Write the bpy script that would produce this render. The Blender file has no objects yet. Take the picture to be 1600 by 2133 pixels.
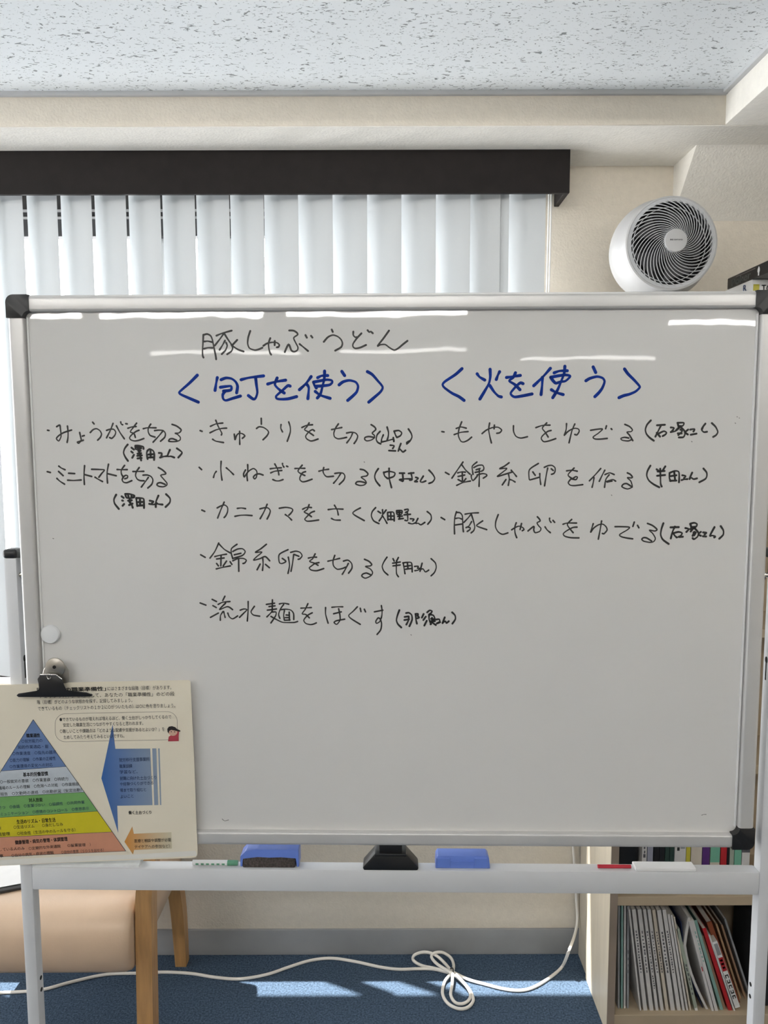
import bpy, bmesh, math, random
from mathutils import Vector, Matrix

random.seed(7)
S = bpy.context.scene
COL = S.collection

# ------------------------------------------------------------------ camera
H_CAM, PITCH, ROLL = 1.55, 0.09914, 0.00275
_s, _c = math.sin(PITCH), math.cos(PITCH)
_r, _u, FWD = Vector((1, 0, 0)), Vector((0, _s, _c)), Vector((0, _c, -_s))
RIGHT = _r * math.cos(ROLL) - _u * math.sin(ROLL)
UP = _r * math.sin(ROLL) + _u * math.cos(ROLL)
CAM = Vector((0, 0, H_CAM))
cam_data = bpy.data.cameras.new('camera')
cam_data.sensor_fit = 'HORIZONTAL'
cam_data.sensor_width = 36.0
cam_data.lens = 36.0
cam_data.clip_start = 0.02
cam = bpy.data.objects.new('camera', cam_data)
COL.objects.link(cam)
m3 = Matrix((RIGHT, UP, -FWD)).transposed()
cam.matrix_world = Matrix.Translation(CAM) @ m3.to_4x4()
S.camera = cam

# ------------------------------------------------------------------ light
SKY = 11.0
SUN = 27.0
LAMP = 59.0
EXPOSURE = 0.0
S.view_settings.view_transform = 'Standard'
S.view_settings.look = 'None'
S.view_settings.gamma = 1.0
S.view_settings.use_curve_mapping = False
S.view_settings.exposure = EXPOSURE

world = bpy.data.worlds.new('daylight')
S.world = world
world.use_nodes = True
bg = world.node_tree.nodes['Background']
bg.inputs['Color'].default_value = (0.97, 0.98, 1.0, 1)
bg.inputs['Strength'].default_value = SKY

sun_data = bpy.data.lights.new('sun', 'SUN')
sun_data.energy = SUN
sun_data.angle = 0.009
sun_data.color = (1.0, 0.97, 0.92)
sun = bpy.data.objects.new('sun', sun_data)
COL.objects.link(sun)
sun_dir = Vector((0.90, -0.44, -3.16)).normalized()
sun.rotation_euler = (-sun_dir).to_track_quat('Z', 'Y').to_euler()
sun.location = (-2, 4, 6)

portal_data = bpy.data.lights.new('window_portal', 'AREA')
portal_data.shape = 'RECTANGLE'
portal_data.size, portal_data.size_y = 2.12, 1.42
portal_data.cycles.is_portal = True
portal = bpy.data.objects.new('window_portal', portal_data)
COL.objects.link(portal)
portal.location = (-0.63, 2.36, 1.57)
portal.rotation_euler = (math.radians(-90), 0, 0)

portal2_data = portal_data.copy()
portal2_data.size, portal2_data.size_y = 1.23, 2.19
portal2 = bpy.data.objects.new('window_portal', portal2_data)
COL.objects.link(portal2)
portal2.location = (-3.12, 1.465, 1.155)
portal2.rotation_euler = (math.radians(90), 0, math.radians(-90))

# ------------------------------------------------------------------ materials
def new_mat(name):
    m = bpy.data.materials.new(name)
    m.use_nodes = True
    return m, m.node_tree, m.node_tree.nodes['Principled BSDF']

def mat(name, col, rough=0.5, var=0.04, scale=20.0, bump=0.0, bscale=200.0, metal=0.0, coat=0.0, spec=0.5, stretch=None, bdist=0.002):
    """principled surface with a gentle procedural mottling and an optional fine relief"""
    m, nt, p = new_mat(name)
    p.inputs['Roughness'].default_value = rough
    p.inputs['Metallic'].default_value = metal
    p.inputs['Coat Weight'].default_value = coat
    p.inputs['Specular IOR Level'].default_value = spec
    tc = nt.nodes.new('ShaderNodeTexCoord')
    src = tc.outputs['Object']
    if stretch:
        mp = nt.nodes.new('ShaderNodeMapping')
        mp.inputs['Scale'].default_value = stretch
        nt.links.new(src, mp.inputs['Vector'])
        src = mp.outputs['Vector']
    n = nt.nodes.new('ShaderNodeTexNoise')
    n.inputs['Scale'].default_value = scale
    n.inputs['Detail'].default_value = 4
    nt.links.new(src, n.inputs['Vector'])
    r = nt.nodes.new('ShaderNodeValToRGB')
    r.color_ramp.elements[0].position = 0.3
    r.color_ramp.elements[1].position = 0.7
    lo = [max(0, c * (1 - var)) for c in col]
    hi = [min(1, c * (1 + var)) for c in col]
    r.color_ramp.elements[0].color = (*lo, 1)
    r.color_ramp.elements[1].color = (*hi, 1)
    nt.links.new(n.outputs['Fac'], r.inputs['Fac'])
    nt.links.new(r.outputs['Color'], p.inputs['Base Color'])
    if bump:
        n2 = nt.nodes.new('ShaderNodeTexNoise')
        n2.inputs['Scale'].default_value = bscale
        n2.inputs['Detail'].default_value = 3
        nt.links.new(src, n2.inputs['Vector'])
        b = nt.nodes.new('ShaderNodeBump')
        b.inputs['Strength'].default_value = bump
        b.inputs['Distance'].default_value = bdist
        nt.links.new(n2.outputs['Fac'], b.inputs['Height'])
        nt.links.new(b.outputs['Normal'], p.inputs['Normal'])
    return m

def ceiling_mat():
    """rock-wool tile: pale blue-white with short dark fissures"""
    m, nt, p = new_mat('rockwool_ceiling')
    p.inputs['Roughness'].default_value = 0.95
    tc = nt.nodes.new('ShaderNodeTexCoord')
    prev = None
    for sc, st, lo, hi, dist in ((100, (0.55, 1.15, 1), 0.640, 0.665, 1.2), (190, (0.6, 1.1, 1), 0.655, 0.69, 0.8)):
        mp = nt.nodes.new('ShaderNodeMapping')
        mp.inputs['Scale'].default_value = st
        mp.inputs['Rotation'].default_value = (0, 0, 0.12)
        nt.links.new(tc.outputs['Object'], mp.inputs['Vector'])
        n = nt.nodes.new('ShaderNodeTexNoise')
        n.inputs['Scale'].default_value = sc
        n.inputs['Detail'].default_value = 2
        n.inputs['Distortion'].default_value = dist
        nt.links.new(mp.outputs['Vector'], n.inputs['Vector'])
        r = nt.nodes.new('ShaderNodeValToRGB')
        r.color_ramp.elements[0].position = lo
        r.color_ramp.elements[1].position = hi
        nt.links.new(n.outputs['Fac'], r.inputs['Fac'])
        if prev is None:
            prev = r.outputs['Color']
        else:
            mx = nt.nodes.new('ShaderNodeMath')
            mx.operation = 'MAXIMUM'
            nt.links.new(prev, mx.inputs[0])
            nt.links.new(r.outputs['Color'], mx.inputs[1])
            prev = mx.outputs[0]
    mix = nt.nodes.new('ShaderNodeMix')
    mix.data_type = 'RGBA'
    mix.inputs['A'].default_value = (0.80, 0.84, 0.865, 1)
    mix.inputs['B'].default_value = (0.27, 0.29, 0.30, 1)
    nt.links.new(prev, mix.inputs['Factor'])
    nt.links.new(mix.outputs['Result'], p.inputs['Base Color'])
    b = nt.nodes.new('ShaderNodeBump')
    b.invert = True
    b.inputs['Strength'].default_value = 0.4
    b.inputs['Distance'].default_value = 0.002
    nt.links.new(prev, b.inputs['Height'])
    nt.links.new(b.outputs['Normal'], p.inputs['Normal'])
    return m

def carpet_mat():
    m, nt, p = new_mat('blue_carpet')
    p.inputs['Roughness'].default_value = 1.0
    p.inputs['Specular IOR Level'].default_value = 0.1
    tc = nt.nodes.new('ShaderNodeTexCoord')
    n = nt.nodes.new('ShaderNodeTexNoise')
    n.inputs['Scale'].default_value = 190
    n.inputs['Detail'].default_value = 6
    n.inputs['Roughness'].default_value = 0.7
    nt.links.new(tc.outputs['Object'], n.inputs['Vector'])
    r = nt.nodes.new('ShaderNodeValToRGB')
    r.color_ramp.elements[0].position = 0.36
    r.color_ramp.elements[1].position = 0.68
    r.color_ramp.elements[0].color = (0.028, 0.045, 0.070, 1)
    r.color_ramp.elements[1].color = (0.100, 0.150, 0.225, 1)
    nt.links.new(n.outputs['Fac'], r.inputs['Fac'])
    nt.links.new(r.outputs['Color'], p.inputs['Base Color'])
    b = nt.nodes.new('ShaderNodeBump')
    b.inputs['Strength'].default_value = 0.7
    b.inputs['Distance'].default_value = 0.004
    nt.links.new(n.outputs['Fac'], b.inputs['Height'])
    nt.links.new(b.outputs['Normal'], p.inputs['Normal'])
    return m

def slat_mat():
    m = bpy.data.materials.new('blind_fabric')
    m.use_nodes = True
    nt = m.node_tree
    nt.nodes.clear()
    out = nt.nodes.new('ShaderNodeOutputMaterial')
    d = nt.nodes.new('ShaderNodeBsdfDiffuse')
    d.inputs['Color'].default_value = (0.62, 0.64, 0.65, 1)
    t = nt.nodes.new('ShaderNodeBsdfTranslucent')
    tc = nt.nodes.new('ShaderNodeTexCoord')
    n = nt.nodes.new('ShaderNodeTexNoise')
    n.inputs['Scale'].default_value = 300
    nt.links.new(tc.outputs['Object'], n.inputs['Vector'])
    r = nt.nodes.new('ShaderNodeValToRGB')
    r.color_ramp.elements[0].color = (0.66, 0.71, 0.74, 1)
    r.color_ramp.elements[1].color = (0.74, 0.79, 0.82, 1)
    nt.links.new(n.outputs['Fac'], r.inputs['Fac'])
    nt.links.new(r.outputs['Color'], t.inputs['Color'])
    mx = nt.nodes.new('ShaderNodeMixShader')
    mx.inputs['Fac'].default_value = 0.13
    nt.links.new(d.outputs[0], mx.inputs[1])
    nt.links.new(t.outputs[0], mx.inputs[2])
    nt.links.new(mx.outputs[0], out.inputs['Surface'])
    return m

def glass_mat(name='window_glass', tint=(0.965, 0.965, 0.96), fac=0.08):
    m = bpy.data.materials.new(name)
    m.use_nodes = True
    nt = m.node_tree
    nt.nodes.clear()
    out = nt.nodes.new('ShaderNodeOutputMaterial')
    t = nt.nodes.new('ShaderNodeBsdfTransparent')
    t.inputs['Color'].default_value = (*tint, 1)
    g = nt.nodes.new('ShaderNodeBsdfGlossy')
    g.inputs['Roughness'].default_value = 0.05
    mx = nt.nodes.new('ShaderNodeMixShader')
    mx.inputs['Fac'].default_value = fac
    nt.links.new(t.outputs[0], mx.inputs[1])
    nt.links.new(g.outputs[0], mx.inputs[2])
    nt.links.new(mx.outputs[0], out.inputs['Surface'])
    return m

def emit_mat(name, col, strength):
    m = bpy.data.materials.new(name)
    m.use_nodes = True
    nt = m.node_tree
    nt.nodes.clear()
    out = nt.nodes.new('ShaderNodeOutputMaterial')
    e = nt.nodes.new('ShaderNodeEmission')
    e.inputs['Color'].default_value = (*col, 1)
    e.inputs['Strength'].default_value = strength
    nt.links.new(e.outputs[0], out.inputs['Surface'])
    return m

def gradient_mat(name, c0, c1, x0, x1, rough=0.35):
    """printed ink fading from c0 to c1 along object X"""
    m, nt, p = new_mat(name)
    p.inputs['Roughness'].default_value = rough
    tc = nt.nodes.new('ShaderNodeTexCoord')
    sp = nt.nodes.new('ShaderNodeSeparateXYZ')
    nt.links.new(tc.outputs['Object'], sp.inputs[0])
    mr = nt.nodes.new('ShaderNodeMapRange')
    mr.inputs['From Min'].default_value = x0
    mr.inputs['From Max'].default_value = x1
    nt.links.new(sp.outputs['X'], mr.inputs['Value'])
    mix = nt.nodes.new('ShaderNodeMix')
    mix.data_type = 'RGBA'
    mix.inputs['A'].default_value = (*c0, 1)
    mix.inputs['B'].default_value = (*c1, 1)
    nt.links.new(mr.outputs['Result'], mix.inputs['Factor'])
    nt.links.new(mix.outputs['Result'], p.inputs['Base Color'])
    return m

M = {}
M['ceiling'] = ceiling_mat()
M['carpet'] = carpet_mat()
M['slat'] = slat_mat()
M['glass'] = glass_mat()
M['wall'] = mat('beige_wallpaper', (0.72, 0.662, 0.568), 0.9, 0.03, 60, 0.5, 160, bdist=0.003)
M['soffit'] = mat('pale_wallpaper', (0.80, 0.775, 0.715), 0.9, 0.03, 60, 0.5, 160, bdist=0.003)
M['trim'] = mat('grey_ceiling_trim', (0.50, 0.51, 0.52), 0.6)
M['baseboard'] = mat('grey_vinyl_baseboard', (0.30, 0.31, 0.32), 0.6, 0.08, 8)
M['valance'] = mat('dark_brown_board', (0.013, 0.0105, 0.010), 0.6, 0.15, 30, spec=0.2)
M['headrail'] = mat('white_headrail', (0.8, 0.8, 0.79), 0.4)
M['frame_dark'] = mat('dark_bronze_window', (0.018, 0.018, 0.019), 0.6)
M['frame_alu'] = mat('grey_aluminium_window', (0.45, 0.46, 0.47), 0.4, metal=0.3)
M['board'] = mat('glossy_white_steel', (0.71, 0.70, 0.685), 0.02, 0.015, 3, 0.11, 5, spec=0.5, bdist=0.004)
M['rail'] = mat('silver_white_aluminium', (0.63, 0.62, 0.61), 0.32, 0.03, 12, metal=0.25)
M['black'] = mat('black_plastic', (0.012, 0.012, 0.013), 0.4, 0.1, 40)
M['steel_white'] = mat('white_coated_steel', (0.66, 0.67, 0.69), 0.35, 0.02, 8)
M['dark_hole'] = mat('dark_hole', (0.005, 0.005, 0.005), 0.8)
M['chrome'] = mat('chrome', (0.62, 0.60, 0.56), 0.18, 0.08, 30, metal=1.0)
M['grey_plastic'] = mat('dark_grey_plastic', (0.06, 0.065, 0.065), 0.45)
M['ink_black'] = mat('black_marker_ink', (0.012, 0.012, 0.012), 0.5, 0.3, 90)
M['ink_grey'] = mat('thin_black_marker_ink', (0.022, 0.021, 0.020), 0.5, 0.5, 120)
M['ink_blue'] = mat('blue_marker_ink', (0.003, 0.030, 0.25), 0.6, 0.25, 90, spec=0.15)
M['smudge'] = mat('grey_smudge', (0.22, 0.22, 0.21), 0.7)
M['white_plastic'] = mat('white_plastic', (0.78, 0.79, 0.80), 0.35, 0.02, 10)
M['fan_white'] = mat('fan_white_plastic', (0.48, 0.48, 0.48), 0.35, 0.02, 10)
M['fan_grey'] = mat('pale_grey_plastic', (0.50, 0.51, 0.525), 0.4)
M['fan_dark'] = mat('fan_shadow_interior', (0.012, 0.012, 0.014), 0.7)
M['fan_blade'] = mat('dark_grey_blade', (0.05, 0.05, 0.055), 0.5)
M['wood'] = mat('honey_wood', (0.44, 0.245, 0.095), 0.42, 0.18, 14, stretch=(6, 6, 0.7), coat=0.15)
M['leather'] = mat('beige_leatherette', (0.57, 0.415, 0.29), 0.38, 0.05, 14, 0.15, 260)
M['leather_shaded'] = mat('shaded_leatherette', (0.27, 0.225, 0.19), 0.5, 0.05, 14, 0.15, 260)  # the beige leather again, with the backrest's shade put into its colour
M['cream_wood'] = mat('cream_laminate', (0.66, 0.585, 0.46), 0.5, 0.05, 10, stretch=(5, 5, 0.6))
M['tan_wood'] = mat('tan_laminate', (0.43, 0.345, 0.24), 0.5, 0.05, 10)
M['edge_shaded'] = mat('shaded_cream_edge', (0.27, 0.215, 0.17), 0.5, 0.06, 20)  # cream front edges with their shading put into the colour
M['cable'] = mat('white_cable', (0.76, 0.73, 0.68), 0.45)
M['blue_plastic'] = mat('blue_plastic', (0.14, 0.235, 0.68), 0.32, 0.04, 30)
M['felt'] = mat('dirty_felt', (0.085, 0.070, 0.064), 1.0, 0.6, 260, 0.9, 500, bdist=0.004)
M['paper'] = mat('white_paper', (0.80, 0.80, 0.80), 0.7, 0.02, 40)
M['paper_edge'] = mat('page_edges', (0.62, 0.58, 0.52), 0.9, 0.1, 400)
M['green'] = mat('turquoise_plastic', (0.03, 0.50, 0.36), 0.35)
M['red'] = mat('red_plastic', (0.50, 0.02, 0.04), 0.4)
M['film'] = mat('white_plastic_film', (0.80, 0.83, 0.84), 0.22, 0.04, 60, 0.4, 50)
M['sheet'] = mat('ivory_laminated_sheet', (0.80, 0.735, 0.60), 0.28, 0.03, 9, 0.06, 12, coat=0.3)
M['sheet_edge'] = mat('clear_laminate_margin', (0.80, 0.78, 0.72), 0.22, 0.02, 9)
M['print'] = mat('printed_black', (0.02, 0.02, 0.02), 0.4)
M['print_blue'] = mat('printed_navy', (0.015, 0.03, 0.09), 0.4)
M['lamp'] = emit_mat('lamp_tube', (1.0, 0.975, 0.93), LAMP)
M['lamp_dim'] = emit_mat('dim_lamp_tube', (1.0, 0.975, 0.93), LAMP * 0.18)

def flat(name, col, rough=0.4):
    if name not in M:
        M[name] = mat(name, col, rough, 0.03, 60)
    return M[name]

# ------------------------------------------------------------------ mesh helpers
class MB:
    def __init__(self):
        self.bm = bmesh.new()

    def _bevel(self, geom_verts, w, seg):
        if w <= 0:
            return
        vs = set(geom_verts)
        es = [e for e in self.bm.edges if e.verts[0] in vs and e.verts[1] in vs]
        bmesh.ops.bevel(self.bm, geom=es, offset=w, segments=seg, profile=0.5, affect='EDGES', clamp_overlap=True)

    def box(self, a, b, bev=0.0, seg=2, mtx=None):
        x0, y0, z0 = a
        x1, y1, z1 = b
        co = [(x0, y0, z0), (x1, y0, z0), (x1, y1, z0), (x0, y1, z0), (x0, y0, z1), (x1, y0, z1), (x1, y1, z1), (x0, y1, z1)]
        if mtx:
            co = [mtx @ Vector(c) for c in co]
        v = [self.bm.verts.new(c) for c in co]
        for f in ((0, 3, 2, 1), (4, 5, 6, 7), (0, 1, 5, 4), (1, 2, 6, 5), (2, 3, 7, 6), (3, 0, 4, 7)):
            self.bm.faces.new([v[i] for i in f])
        self._bevel(v, bev, seg)
        return self

    def prism(self, poly, fn, d0, d1, bev=0.0, seg=2):
        """extrude a 2-D outline between depths d0 and d1; fn maps (a, b, depth) to a point"""
        n = len(poly)
        lo = [self.bm.verts.new(fn(a, b, d0)) for a, b in poly]
        hi = [self.bm.verts.new(fn(a, b, d1)) for a, b in poly]
        self.bm.faces.new(lo[::-1])
        self.bm.faces.new(hi)
        for i in range(n):
            j = (i + 1) % n
            self.bm.faces.new([lo[i], lo[j], hi[j], hi[i]])
        self._bevel(lo + hi, bev, seg)
        return self

    def face(self, pts):
        self.bm.faces.new([self.bm.verts.new(p) for p in pts])
        return self

    def loft(self, rings, closed=True, cap=True):
        vr = [[self.bm.verts.new(p) for p in r] for r in rings]
        n = len(vr[0])
        for a, b in zip(vr[:-1], vr[1:]):
            for i in range(n if closed else n - 1):
                j = (i + 1) % n
                self.bm.faces.new([a[i], a[j], b[j], b[i]])
        if cap and closed:
            self.bm.faces.new(vr[0][::-1])
            self.bm.faces.new(vr[-1])
        return self

    def tube(self, path, r, seg=10, closed=False):
        path = [Vector(p) for p in path]
        rings = []
        n = len(path)
        ref = Vector((0, 0, 1))
        for i, p in enumerate(path):
            if closed:
                t = path[(i + 1) % n] - path[i - 1]
            else:
                t = path[min(i + 1, n - 1)] - path[max(i - 1, 0)]
            t.normalize()
            a = t.cross(ref)
            if a.length < 1e-3:
                a = t.cross(Vector((1, 0, 0)))
            a.normalize()
            b = a.cross(t)
            rr = r[i] if isinstance(r, (list, tuple)) else r
            rings.append([p + (a * math.cos(2 * math.pi * k / seg) + b * math.sin(2 * math.pi * k / seg)) * rr for k in range(seg)])
        if closed:
            rings.append(rings[0])
            return self.loft(rings, cap=False)
        return self.loft(rings)

    def cyl(self, p0, p1, r0, r1=None, seg=24):
        return self.tube([p0, p1], [r0, r0 if r1 is None else r1], seg)

    def lathe(self, prof, fn, seg=48, cap=True):
        """prof: list of (radius, height); fn(x, y, h) -> point"""
        rings = []
        for r, hgt in prof:
            r = max(r, 1e-4)
            rings.append([fn(r * math.cos(2 * math.pi * k / seg), r * math.sin(2 * math.pi * k / seg), hgt) for k in range(seg)])
        return self.loft(rings, cap=cap)

    def build(self, name, material, parent=None, world=False, smooth=35, subsurf=0):
        bmesh.ops.recalc_face_normals(self.bm, faces=self.bm.faces)
        me = bpy.data.meshes.new(name)
        self.bm.to_mesh(me)
        self.bm.free()
        return link_mesh(name, me, material, parent, world, smooth, subsurf)

def link_mesh(name, me, material, parent=None, world=False, smooth=35, subsurf=0):
    if smooth:
        for p in me.polygons:
            p.use_smooth = True
        me.set_sharp_from_angle(angle=math.radians(smooth))
    me.materials.append(material)
    o = bpy.data.objects.new(name, me)
    COL.objects.link(o)
    if subsurf:
        md = o.modifiers.new('subsurf', 'SUBSURF')
        md.levels = md.render_levels = subsurf
    if parent is not None:
        o.parent = parent
        if world:
            o.matrix_parent_inverse = root_of(parent).matrix_basis.inverted() if parent.parent is None else Matrix.Identity(4)
    return o

def root_of(o):
    while o.parent is not None:
        o = o.parent
    return o

def tag(o, label, cat, group=None):
    o['label'] = label
    o['category'] = cat
    if group:
        o['group'] = group
    return o

def thing(name, label, cat, loc, rotz=0.0, group=None):
    o = bpy.data.objects.new(name, None)
    o.empty_display_size = 0.05
    COL.objects.link(o)
    o.location = loc
    o.rotation_euler = (0, 0, rotz)
    o.matrix_basis = Matrix.Translation(loc) @ Matrix.Rotation(rotz, 4, 'Z')
    return tag(o, label, cat, group)

def struct(name, mb, material, parent=None, smooth=35):
    o = mb.build(name, material, parent, smooth=smooth)
    if parent is None:
        o['kind'] = 'structure'
    return o

XZ = lambda y: (lambda a, b, d: (a, y + d, b))

def catmull(pts, per=8, k=0.5):
    if len(pts) < 3:
        return [Vector(p) for p in pts]
    P = [Vector(p) for p in pts]
    P = [P[0]] + P + [P[-1]]
    out = []
    for i in range(1, len(P) - 2):
        p0, p1, p2, p3 = P[i - 1], P[i], P[i + 1], P[i + 2]
        L = (p2 - p1).length
        m1 = (p2 - p0) * k
        m2 = (p3 - p1) * k
        if m1.length > 1.2 * L: m1 = m1 * (1.2 * L / m1.length)
        if m2.length > 1.2 * L: m2 = m2 * (1.2 * L / m2.length)
        for j in range(per):
            t = j / per
            t2, t3 = t * t, t * t * t
            out.append((2 * t3 - 3 * t2 + 1) * p1 + (t3 - 2 * t2 + t) * m1 + (-2 * t3 + 3 * t2) * p2 + (t3 - t2) * m2)
    out.append(P[-2])
    return out

# ================================================================== room shell
ZC, ZS = 2.354, 2.278            # tiled ceiling, underside of the dropped beams
YW, YB = 2.169, 1.894            # window wall, inner face of the beam
XL, XR, YF = -3.0, 2.4, -5.8

struct('floor', MB().box((XL - .1, YF - .1, -.1), (XR + .1, YW + .13, 0)), M['carpet'])
struct('ceiling', MB().box((XL - .1, YF - .1, ZC), (XR + .1, YW + .13, ZC + .1)), M['ceiling'])
WX0, WX1, WZ0, WZ1 = -1.72, 0.42, 0.856, 2.30
w = MB()
w.box((XL - .1, YW, -.1), (WX0, YW + .12, ZC + .1))
w.box((WX1, YW, -.1), (XR + .1, YW + .12, ZC + .1))
w.box((WX0, YW, -.1), (WX1, YW + .12, WZ0))
w.box((WX0, YW, WZ1), (WX1, YW + .12, ZC + .1))
struct('wall_back', w, M['wall'])
LY0, LY1, LZ0, LZ1 = 0.85, 2.08, 0.06, 2.25
w = MB()
w.box((XL - .1, YF, -.1), (XL, LY0, ZC + .1))
w.box((XL - .1, LY1, -.1), (XL, YW, ZC + .1))
w.box((XL - .1, LY0, -.1), (XL, LY1, LZ0))
w.box((XL - .1, LY0, LZ1), (XL, LY1, ZC + .1))
struct('wall_left', w, M['wall'])
struct('wall_right', MB().box((XR, YF, -.1), (XR + .1, YW, ZC + .1)), M['wall'])
struct('wall_front', MB().box((XL - .1, YF - .1, -.1), (XR + .1, YF, ZC + .1)), M['wall'])
# dropped beam along the window wall and the one turning towards the viewer on the right
struct('trim_1', MB().box((XL, YB, ZS), (XR, YW, ZC + .02), 0.004), M['wall'])
struct('trim_6', MB().box((XL, YB + .003, ZS - .0015), (XR, YW, ZS + .003)), M['soffit'])
struct('trim_2', MB().box((0.808, YF, ZS), (XR, YB + .01, ZC + .02), 0.004), M['soffit'])
struct('trim_3', MB().box((XL, YB - .010, ZC - .010), (0.808, YB + .004, ZC + .004), 0.002), M['trim'])
struct('trim_4', MB().box((0.796, YF, ZC - .008), (0.812, YB, ZC + .004), 0.002), M['trim'])
# sloped boxing in the corner behind the fan
struct('trim_5', MB().prism([(YW + .01, 2.122), (2.010, ZS + .004), (YW + .01, ZS + .004)], lambda a, b, d: (d, a, b), 0.790, XR), M['soffit'])
struct('baseboard_back', MB().box((XL, YW - .008, 0), (XR, YW + .002, 0.080), 0.003), M['baseboard'])
struct('baseboard_left', MB().box((XL - .002, YF, 0), (XL + .008, YW, 0.080), 0.003), M['baseboard'])

# ------------------------------------------------------------------ window
wf = MB()
YG0, YG1 = 2.262, 2.302
wf.box((WX0, YG0, WZ0), (WX1, YG1, WZ0 + .04))
wf.box((WX0, YG0, WZ0), (WX0 + .045, YG1, WZ1))
wf.box((WX1 - .045, YG0, WZ0), (WX1, YG1, WZ1))
win = struct('window_1', wf, M['frame_alu'])
hd = MB().box((WX0, YG0 - .004, 2.118), (WX1, 2.290, WZ1 + .002))
struct('window_header', hd, M['frame_dark'], win)
hr = MB()
hr.box((WX0, YG0 - .012, 2.184), (WX1, YG0 - .003, 2.190))
hr.box((WX0, YG0 - .012, 2.165), (WX1, YG0 - .003, 2.170))
struct('window_rail', hr, flat('window_rail_grey', (0.30, 0.30, 0.30)), win)
for x, wd in ((-0.62, 0.085), (-0.42, 0.060)):
    struct('window_mullion', MB().box((x - wd / 2, 2.286, WZ0 + .03), (x + wd / 2, 2.298, 2.12)), M['frame_alu'], win)
struct('window_pane', MB().box((WX0 + .02, 2.280, WZ0 + .02), (WX1 - .02, 2.284, 2.13)), M['glass'], win)
struct('window_sill', MB().box((WX0, YW - .002, WZ0 - .02), (WX1, YG0, WZ0), 0.002), M['headrail'], win)

# unseen side window added in the left wall to light everything behind the board
wf = MB()
wf.box((XL - .08, LY0, LZ0), (XL - .04, LY1, LZ0 + .04))
wf.box((XL - .08, LY0, LZ1 - .04), (XL - .04, LY1, LZ1))
wf.box((XL - .08, LY0, LZ0), (XL - .04, LY0 + .04, LZ1))
wf.box((XL - .08, LY1 - .04, LZ0), (XL - .04, LY1, LZ1))
win2 = struct('added_side_window', wf, M['frame_alu'])
struct('window_pane', MB().box((XL - .062, LY0 + .02, LZ0 + .02), (XL - .058, LY1 - .02, LZ1 - .02)), M['glass'], win2)

# ------------------------------------------------------------------ ceiling lamps (bare-tube battens), out of the photo's frame
LROWS = ((1.27, 'in the dim row above the whiteboard', ((-2.35, -0.95, 'left'), (-0.62, 0.56, 'middle'))),
         (-0.65, 'in the row nearest the viewer', ((-2.35, -0.95, 'left'), (-0.62, 0.56, 'middle'), (1.02, 2.25, 'right'))),
         (-2.40, 'in the middle row', ((-2.62, -2.00, 'short and leftmost'), (-1.93, -0.86, 'left of centre'), (-0.76, 0.43, 'long and central'), (1.60, 2.28, 'short and rightmost'))),
         (-4.55, 'in the dim far row', ((-2.35, -0.95, 'left'), (-0.62, 0.56, 'middle'), (1.02, 2.25, 'right'))))
for ly, row, spans in LROWS:
    for (x0, x1, where) in spans:
        zt = ZC if x0 < 0.8 else ZS
        lt = thing('ceiling_light', f'white ceiling batten with a bare tube, {where}, {row}', 'ceiling light', ((x0 + x1) / 2, ly, zt), 0, 'ceiling lights out of the frame')
        hl = (x1 - x0) / 2
        MB().prism([(-.09, 0), (.09, 0), (.03, -.034), (-.03, -.034)], lambda a, b, d: (d, a, b), -hl, hl, 0.003, 1).build('housing', M['white_plastic'], lt)
        for yy in (0.0,):
            MB().cyl((-hl + .025, yy, -.046), (hl - .025, yy, -.046), .0155, seg=16).build('tube', M['lamp_dim'] if ly < -4 or ly > 1 else M['lamp'], lt)
            for sx in (-1, 1):
                MB().box((sx * (hl - .012) - .012, yy - .012, -.064), (sx * (hl - .012) + .012, yy + .012, -.006), 0.003, 1).build('tube_socket', M['white_plastic'], lt)

# ================================================================== whiteboard
PSI = -0.01715
board = thing('whiteboard', 'large white mobile whiteboard on a white steel stand, covered in Japanese handwriting', 'whiteboard', (0.0096, 1.237, 0), PSI)
BI = board.matrix_basis.inverted()
C_L = BI @ CAM
def bp(x, y, ly):
    """point of the plane `ly` metres behind the board front that shows at photo pixel (x, y)"""
    d = RIGHT * ((x - 800) / 1600) + UP * ((1066.5 - y) / 1600) + FWD
    d = BI.to_3x3() @ d
    t = (ly - C_L.y) / d.y
    p = C_L + d * t
    return p.x, p.z

ZB, BW, BH = 1.3176, 0.605, 0.455
z0b, z1b = ZB - BH, ZB + BH
surf = MB().box((-BW + .018, .002, z0b + .018), (BW - .018, .014, z1b - .018), 0.0006, 1).build('writing_surface', M['board'], board)
def rail_prof(wd, front=-.009, back=.022):
    r = 0.007
    pts = []
    for cx, cy, a0 in ((wd - r, front + r, -90), (wd - .002, back - .002, 0), (.002, back - .002, 90), (r * .5, front + r * .5, 180)):
        rr = r if cx == wd - r else (.002 if cy > 0 else r * .5)
        for k in range(6):
            a = math.radians(a0 + 90 * k / 5)
            pts.append((cx + rr * math.cos(a), cy + rr * math.sin(a)))
    return pts
def prof_ring(pts, f):
    return [f(a, b) for a, b in pts]
TW, SW, BT = 0.0255, 0.0255, 0.0235
m = MB().loft([prof_ring(rail_prof(TW), lambda a, b, x=x: (x, b, z1b - TW + a)) for x in (-BW + .034, BW - .034)])
m.build('frame_rail', M['rail'], board, smooth=50)
m = MB().loft([prof_ring(rail_prof(BT), lambda a, b, x=x: (x, b, z0b + BT - a)) for x in (-BW + .034, BW - .034)])
m.build('frame_rail', M['rail'], board, smooth=50)
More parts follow.
